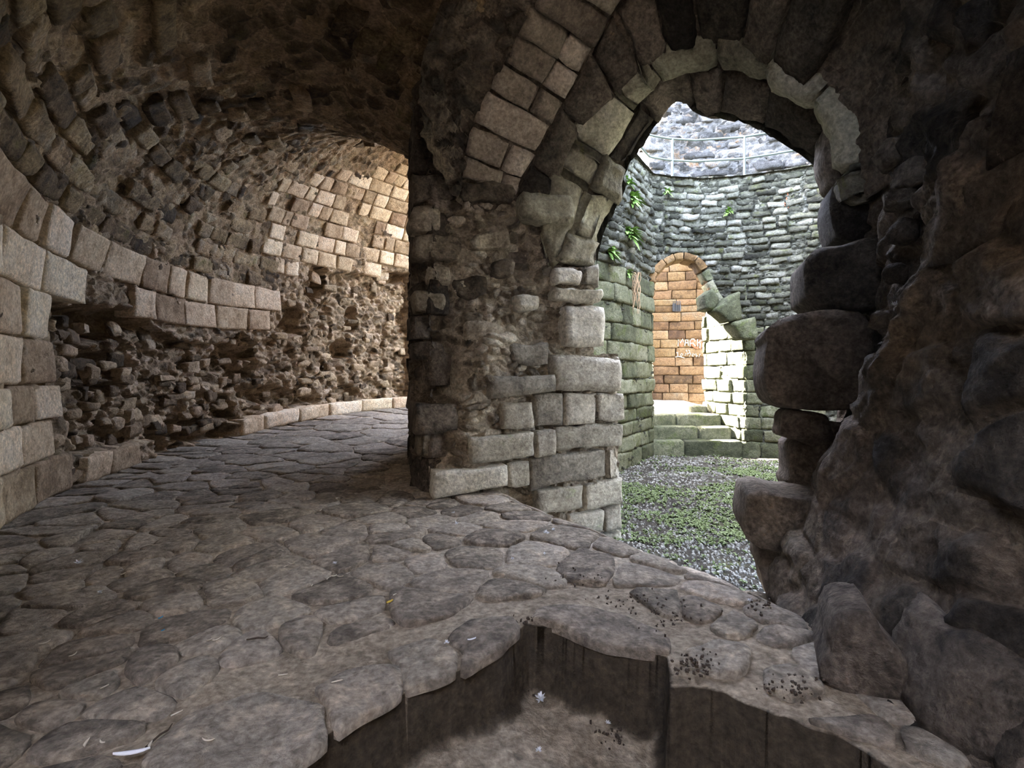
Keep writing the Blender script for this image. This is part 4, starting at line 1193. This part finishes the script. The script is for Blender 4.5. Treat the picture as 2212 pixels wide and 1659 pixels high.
def tube(pts_, r, nseg=10):
    pts_ = np.asarray(pts_, float)
    V, Q = [], []
    for i, p in enumerate(pts_):
        t = pts_[min(i + 1, len(pts_) - 1)] - pts_[max(i - 1, 0)]
        t /= np.linalg.norm(t)
        a = np.cross(t, (0, 0, 1.0)) if abs(t[2]) < 0.9 else np.cross(t, (1.0, 0, 0))
        a /= np.linalg.norm(a); b = np.cross(t, a)
        rr = r[i] if hasattr(r, '__len__') else r
        for k in range(nseg):
            an = 2 * math.pi * k / nseg
            V.append(p + rr * (a * math.cos(an) + b * math.sin(an)))
    for i in range(len(pts_) - 1):
        for k in range(nseg):
            j = (k + 1) % nseg
            Q.append((i * nseg + k, i * nseg + j, (i + 1) * nseg + j, (i + 1) * nseg + k))
    return np.array(V), np.array(Q)
railing = link('railing', None); tag(railing, 'pale blue-grey tubular guard railing along the rim above the court', 'railing')
uu = np.linspace(Lc[4], Lc[12], 240)
rx, ry = court_off(uu, 0.14)
for z in (6.22, 6.72):
    V, Q = tube(np.stack([rx, ry, z + 0 * rx], 1)[::4], 0.024)
    obj('rail', V, Q, M['rail'], railing)
for pxx in (1310, 1452, 1607, 1790):
    k = int(np.argmin(np.abs(CX + rx / ry * F - pxx)))
    V, Q = tube([(rx[k], ry[k], 5.72), (rx[k], ry[k], 6.3), (rx[k], ry[k], 6.74)], 0.028)
    obj('post', V, Q, M['rail'], railing)

# ------------------------------------------------------------------ entrance bay behind the camera, closing the place off
wall_back = link('wall_back', None); tag(wall_back, 'plain rubble walls of the bay behind the viewer', None, None, 'structure')
def S_bl(u, v): return np.stack([-2.4 + 0 * u, -3 + u, v], 1)
backing('rubble', S_bl, np.arange(0, 4.6, 0.1), np.arange(-0.8, 5, 0.1), rubble_disp(4, 0.05, 0.04), M['soot'], wall_back, ref=(0, 0, 1))
def S_bb(u, v): return np.stack([-2.5 + u, -3 + 0 * u, v], 1)
backing('rubble', S_bb, np.arange(0, 4.6, 0.1), np.arange(-0.8, 5, 0.1), rubble_disp(4, 0.05, 0.04), M['soot'], wall_back, ref=(0, 0, 1))
def S_bf(u, v): return np.stack([-2.5 + u, -3.1 + v, -0.35 + 0 * u], 1)
backing('earth', S_bf, np.arange(0, 4.6, 0.1), np.arange(0, 3.4, 0.1), plain_disp(0.02, 3), M['floor'], floor, ref=(0, 0, 5))

# ------------------------------------------------------------------ marks on the far wall
def far_pt(px_, py_):
    dx = (px_ - CX) / F
    R_ = R_OUT - 0.115
    A2, B2, C2 = dx * dx + 1, -2 * (dx * C0[0] + C0[1]), C0 @ C0 - R_ ** 2
    d = (-B2 + math.sqrt(B2 * B2 - 4 * A2 * C2)) / (2 * A2)
    return pix(px_, py_, d)
def strokes(name, ls, r, mat, parent, label=None):
    V, Q, base = [], [], 0
    for l in ls:
        v, q = tube([far_pt(*p) for p in l], r, 5)
        V.append(v); Q.append(q + base); base += len(v)
    o = obj(name, np.vstack(V), np.vstack(Q), mat, parent)
    if label: o['label'] = label
    return o
for nm, l in (('M', [[(1464.5, 748), (1465, 733), (1470, 741), (1475, 732), (1476, 739)]]), ('A', [[(1479, 747), (1481, 734), (1485.5, 734), (1487, 747)], [(1480, 740.5), (1486, 740.5)]]),
              ('R', [[(1491, 748), (1490.5, 737), (1494, 732.5), (1499, 732.5), (1501, 737), (1497, 741), (1492, 742)], [(1497, 741.5), (1502, 748)]]), ('K', [[(1506.5, 733), (1507, 748)], [(1515.5, 735), (1508, 741)], [(1510, 740.5), (1512.5, 741), (1511.5, 752)]])):
    strokes('chalk_letter', l, 0.013, M['chalk'], wall_far, 'rough chalk letter ' + nm)
strokes('chalk_scribble', [[(1459, 771), (1466, 770), (1478, 773)], [(1461, 762), (1464, 761), (1464, 770)], [(1470, 767), (1472, 763), (1475, 766), (1472, 770), (1470, 767)], [(1480, 768), (1481, 763), (1484, 768), (1485, 762)],
               [(1487, 764), (1490, 761), (1492, 765), (1489, 770)], [(1495, 768), (1497, 764), (1500, 766), (1497, 770), (1495, 768)], [(1503, 764), (1504, 771), (1507, 768)], [(1510, 771), (1511, 765), (1513, 766)], [(1482, 756), (1484, 760)], [(1487, 756), (1490, 759)]], 0.010, M['chalk'], wall_far, 'illegible pale chalk scribble')
for poly in ([(1466, 736), (1474, 734), (1478, 742), (1474, 750), (1468, 747)], [(1492, 733), (1502, 732), (1508, 742), (1510, 755), (1500, 752), (1492, 745)], [(1508, 735), (1516, 733), (1518, 748), (1512, 757)]):
    o = np.array([far_pt(*p) for p in poly]); o[:, 1] += 0.004
    poly_stone('paint_smear', o, (0, -1, 0), M['redpaint'], wall_far, thick=0.03, rnd=0.002, rough=0.002, res=0.05)
vent = [far_pt(1453, 651), far_pt(1471, 650), far_pt(1471, 673), far_pt(1453, 673)]
poly_stone('vent_shade_plate', np.array(vent), (0, -1, 0), M['iron'], wall_far, thick=0.05, rnd=0.004, rough=0.002, smoothk=0, res=0.05)  # dark plate painting in the shaded depth of the vent hole
for k in range(4):
    x = 1455.5 + 4.3 * k
    v, q = tube([far_pt(x, 651), far_pt(x, 672)], 0.012, 5); v[:, 1] -= 0.02
    obj('vent_bar', v, q, M['iron'], wall_far)

# ------------------------------------------------------------------ plants on the court wall
ufine = np.linspace(Lc[4], Lc[10], 1500)
cxs, cys = np.interp(ufine, Lc, cp[:, 0]), np.interp(ufine, Lc, cp[:, 1])
def court_pt(px_, py_):
    k = int(np.argmin(np.abs(CX + cxs / cys * F - px_)))
    p = pix(px_, py_, cys[k])
    nrm = np.array([4.0, 8.3]) - p[:2]; nrm /= np.linalg.norm(nrm)
    return p, np.array([nrm[0], nrm[1], 0])
def leaf_tuft(name, p, nrm, n, ln, mat, droop=0.6, w=0.16):
    side = np.array([-nrm[1], nrm[0], 0]); up = np.array([0, 0, 1.0])
    V, Q = [], []
    for k in range(n):
        a, b = random.uniform(-1, 1), random.uniform(-0.4, 1.2)
        dr = nrm * random.uniform(0.35, 0.9) + side * a + up * b; dr /= np.linalg.norm(dr)
        l = ln * random.uniform(0.55, 1.1); wd = np.cross(dr, up); wd = wd / max(np.linalg.norm(wd), 1e-6) * l * w
        b0 = len(V)
        st = p + side * random.uniform(-.05, .05) + up * random.uniform(-.05, .05)
        for j, (t, ww) in enumerate(((0, .3), (.35, 1), (.7, .75), (1, .05))):
            c = st + dr * l * t - up * droop * l * t * t * 0.8
            V += [c - wd * ww, c + wd * ww]
            if j: Q.append((b0 + 2 * j - 2, b0 + 2 * j - 1, b0 + 2 * j + 1, b0 + 2 * j))
    return obj(name, np.array(V), np.array(Q), mat)
for (x, y, n, ln, lab) in ((1362, 432, 34, 0.24, 'bright green fern tuft high on the court wall, nearest the rim'), (1355, 505, 40, 0.26, 'largest bright green fern tuft growing from the court wall beside the arch'), (1312, 548, 30, 0.24, 'green fern tuft on a jutting stone above the mossy pier'),
                          (1352, 592, 18, 0.14, 'small green weed on top of the mossy pier stones'), (1572, 458, 12, 0.16, 'lone thin green sprig in the middle of the rubble court wall'), (1440, 415, 14, 0.14, 'small green leafy weed below the first railing post'),
                          (1352, 395, 14, 0.16, 'green weed at the edge of the arch just under the court rim')):
    p, nr = court_pt(x, y)
    tag(leaf_tuft('fern', p + nr * 0.04, nr, int(n * 1.8), ln * 1.15, M['fern']), lab, 'plant')
for (x, y, ln, lab) in ((1704, 412, 0.38, 'hanging rust-brown dried seed head below the right end of the railing'), (1728, 372, 0.34, 'upper rust-brown dried weed near the court rim'), (1766, 362, 0.3, 'short dried weed at the sunlit end of the court rim')):
    p, nr = court_pt(x, y)
    V, Q, base = [], [], 0
    for k in range(26):
        t = k / 25
        c = p + nr * (0.08 + 0.03 * math.sin(k * 2.1)) + np.array([-0.05 * t + random.uniform(-.04, .04) * (0.4 + t), 0, -ln * t])
        v, q = tube([c, c + np.array([random.uniform(-.02, .02), 0, -0.02]), c + np.array([random.uniform(-.03, .03), -.01, -0.045])], [0.008, 0.02, 0.006], 5)
        V.append(v); Q.append(q + base); base += len(v)
    tag(obj('dry_weed', np.vstack(V), np.vstack(Q), M['dry']), lab, 'plant')
p, nr = court_pt(1366, 590)
V, Q, base = [], [], 0
for k in range(14):
    xo = random.uniform(-.07, .07); l = random.uniform(0.4, 0.95)
    pts_ = [p + nr * (0.10 + 0.02 * math.sin(j + k)) + np.array([xo + 0.02 * math.sin(j * 1.3 + k), 0.02 * math.cos(j + k), -l * j / 6]) for j in range(7)]
    v, q = tube(pts_, 0.006, 4)
    V.append(v); Q.append(q + base); base += len(v)
tag(obj('hanging_roots', np.vstack(V), np.vstack(Q), M['root']), 'thin tangle of dry brown roots hanging down the mossy pier', 'roots')

# ------------------------------------------------------------------ litter on the passage floor
def on_floor(px_, py_):
    p = pix_floor(px_, py_)
    if in_poly(np.array([p[0]]), np.array([p[1]]), hole_l)[0]:
        for _ in range(5):
            z = float(floor_z(np.array([p[0]]), np.array([p[1]]))[0])
            d = F * (EH - z) / (py_ - HY); p = np.array([(px_ - CX) / F * d, d, z])
        p[2] = float(floor_z(p[0:1], p[1:2])[0]) - 0.008
    else:
        p[2] = float(flagz(p[0:1], p[1:2])[0]) + 0.016
    return p
def husk(name, p, ln, w, mat, curl=0.25):
    a = random.uniform(0, 6.28); dx = np.array([math.cos(a), math.sin(a), 0]); sy = np.array([-dx[1], dx[0], 0])
    V, Q = [], []
    for j, t in enumerate(np.linspace(-1, 1, 7)):
        ww = w * math.sqrt(max(0.02, 1 - t * t)); c = p + dx * ln * t + sy * curl * ln * t * t + np.array([0, 0, 0.004 + 0.15 * ln * t * t])
        V += [c - sy * ww, c + np.array([0, 0, 0.4 * w]), c + sy * ww, c - np.array([0, 0, 0.004])]
        if j:
            b = 4 * j
            for k in range(4):
                Q.append((b - 4 + k, b - 4 + (k + 1) % 4, b + (k + 1) % 4, b + k))
    return obj(name, np.array(V), np.array(Q), mat)
for (x, y) in ((692, 1109), (611, 1200), (617, 1228), (628, 1223), (722, 1249), (734, 1251), (707, 1255), (486, 1282), (852, 1292), (452, 1395), (469, 1394), (612, 1465), (728, 1481), (673, 1270), (251, 1188), (266, 1241), (231, 1170),
               (98, 1394), (160, 1420), (225, 1497), (184, 1620), (219, 1619), (323, 1630), (448, 1620), (381, 1555)):
    tag(husk('seed_husk', on_floor(x, y), random.uniform(0.012, 0.022), random.uniform(0.003, 0.005), M['husk']), 'thin pale seed husk lying on the passage floor', 'husk', 'pale husks scattered on the floor')
tag(husk('seed_husk', on_floor(1019, 1399), 0.02, 0.007, M['feather'], 0.0), 'plump white seed husk on the flagstone at the corner of the sunken pit', 'husk', 'pale husks scattered on the floor')
def down(name, p, s, mat, n=26):
    V, Q = [], []
    for k in range(n):
        a = random.uniform(0, 6.28); e = random.uniform(0.05, 1.2)
        d = np.array([math.cos(a) * math.cos(e), math.sin(a) * math.cos(e), math.sin(e)]) * s * random.uniform(.5, 1.1)
        w = np.array([-math.sin(a), math.cos(a), 0]) * s * 0.12
        b = len(V); V += [p - w * .5, p + d * .6 - w, p + d, p + d * .6 + w]; Q.append((b, b + 1, b + 2, b + 3))
    return obj(name, np.array(V), np.array(Q), mat)
for (x, y, sz) in ((723, 1222, .02), (986, 1135, .025), (979, 1110, .02), (965, 1401, .018), (216, 1281, .02), (1107, 1209, .018), (1177, 1200, .018), (1180, 1160, .03), (1196, 1153, .025), (168, 1216, .035), (1620, 1300, .02)):
    tag(down('down_feather', on_floor(x, y), sz, M['feather']), 'white tuft of down on the paved passage floor', 'feather', 'white down on the paving')
for (x, y, sz) in ((1164, 1617, .018), (1313, 1559, .016), (1209, 1486, .015)):
    tag(down('down_feather', on_floor(x, y), sz, M['feather']), 'small white tuft of down on the dusty floor of the sunken pit', 'feather', 'white down in the pit')
tag(down('down_feather', on_floor(1167, 1498), .035, M['feather'], 46), 'largest ragged grey-white fluff on the floor of the sunken pit', 'feather')
tag(husk('feather', on_floor(286, 1648), .05, .012, M['feather'], 0.1), 'long pale feather lying on the paving, beside a dark twig', 'feather')
for (x, y, ln, lab) in ((347, 1343, .013, 'bright blue plastic chip on the paving, the larger of two'), (352, 1372, .008, 'tiny bright blue plastic chip on the paving, the smaller of two')):
    tag(husk('plastic_chip', on_floor(x, y), ln, ln * .45, M['blue'], 0.0), lab, 'plastic chip')
tag(husk('leaf', on_floor(840, 1308), .022, .012, M['yellow'], 0.3), 'small curled yellow leaf on the paved floor', 'leaf')
for (x, y, ln, lab) in ((556, 1391, .045, 'thin dark twig lying flat on pale dusty paving'), (344, 1610, .05, 'thin dark twig beside the long pale feather')):
    p = on_floor(x, y); a = random.uniform(0, 3.1)
    d = np.array([math.cos(a), math.sin(a), 0]) * ln
    v, q = tube([p - d + (0, 0, .004), p + (0, .003, .007), p + d * .6 + (.004, 0, .005), p + d + (0, 0, .012)], [.003, .0035, .003, .0015], 6)
    tag(obj('twig', v, q, M['twig']), lab, 'twig')
p = pix(1932, 660, 2.72)
tag(down('down_feather', p, .03, M['feather']), 'white tuft of down caught on the broken edge of the dark wall', 'feather')
# dark crumbs of soil by the rim
V, Q, base = [], [], 0
for (cx_, cy_, sx_, sy_, n) in ((1500, 1440, 45, 22, 60), (1370, 1300, 70, 25, 40), (1450, 1330, 60, 30, 40), (1240, 1250, 60, 20, 20), (1700, 1480, 60, 25, 40), (1330, 1580, 40, 25, 30), (1640, 1310, 25, 15, 20), (1130, 1470, 30, 18, 26)):
    for k in range(n):
        p = on_floor(random.gauss(cx_, sx_ * .6), random.gauss(cy_, sy_ * .6)); r = random.uniform(.0016, .0052)
        D = RNG.normal(size=(8, 3)); base_c = np.array([(-1, -1, -1), (1, -1, -1), (1, 1, -1), (-1, 1, -1), (-1, -1, 1), (1, -1, 1), (1, 1, 1), (-1, 1, 1)]) * r
        V.append(p + base_c + D * r * .45)
        Q.append(np.array([(0, 3, 2, 1), (4, 5, 6, 7), (0, 1, 5, 4), (1, 2, 6, 5), (2, 3, 7, 6), (3, 0, 4, 7)]) + base); base += 8
o = obj('soil_crumbs', np.vstack(V), np.vstack(Q), M['twig'], floor); o['kind'] = 'stuff'; o['label'] = 'dark soil crumbs and droppings'
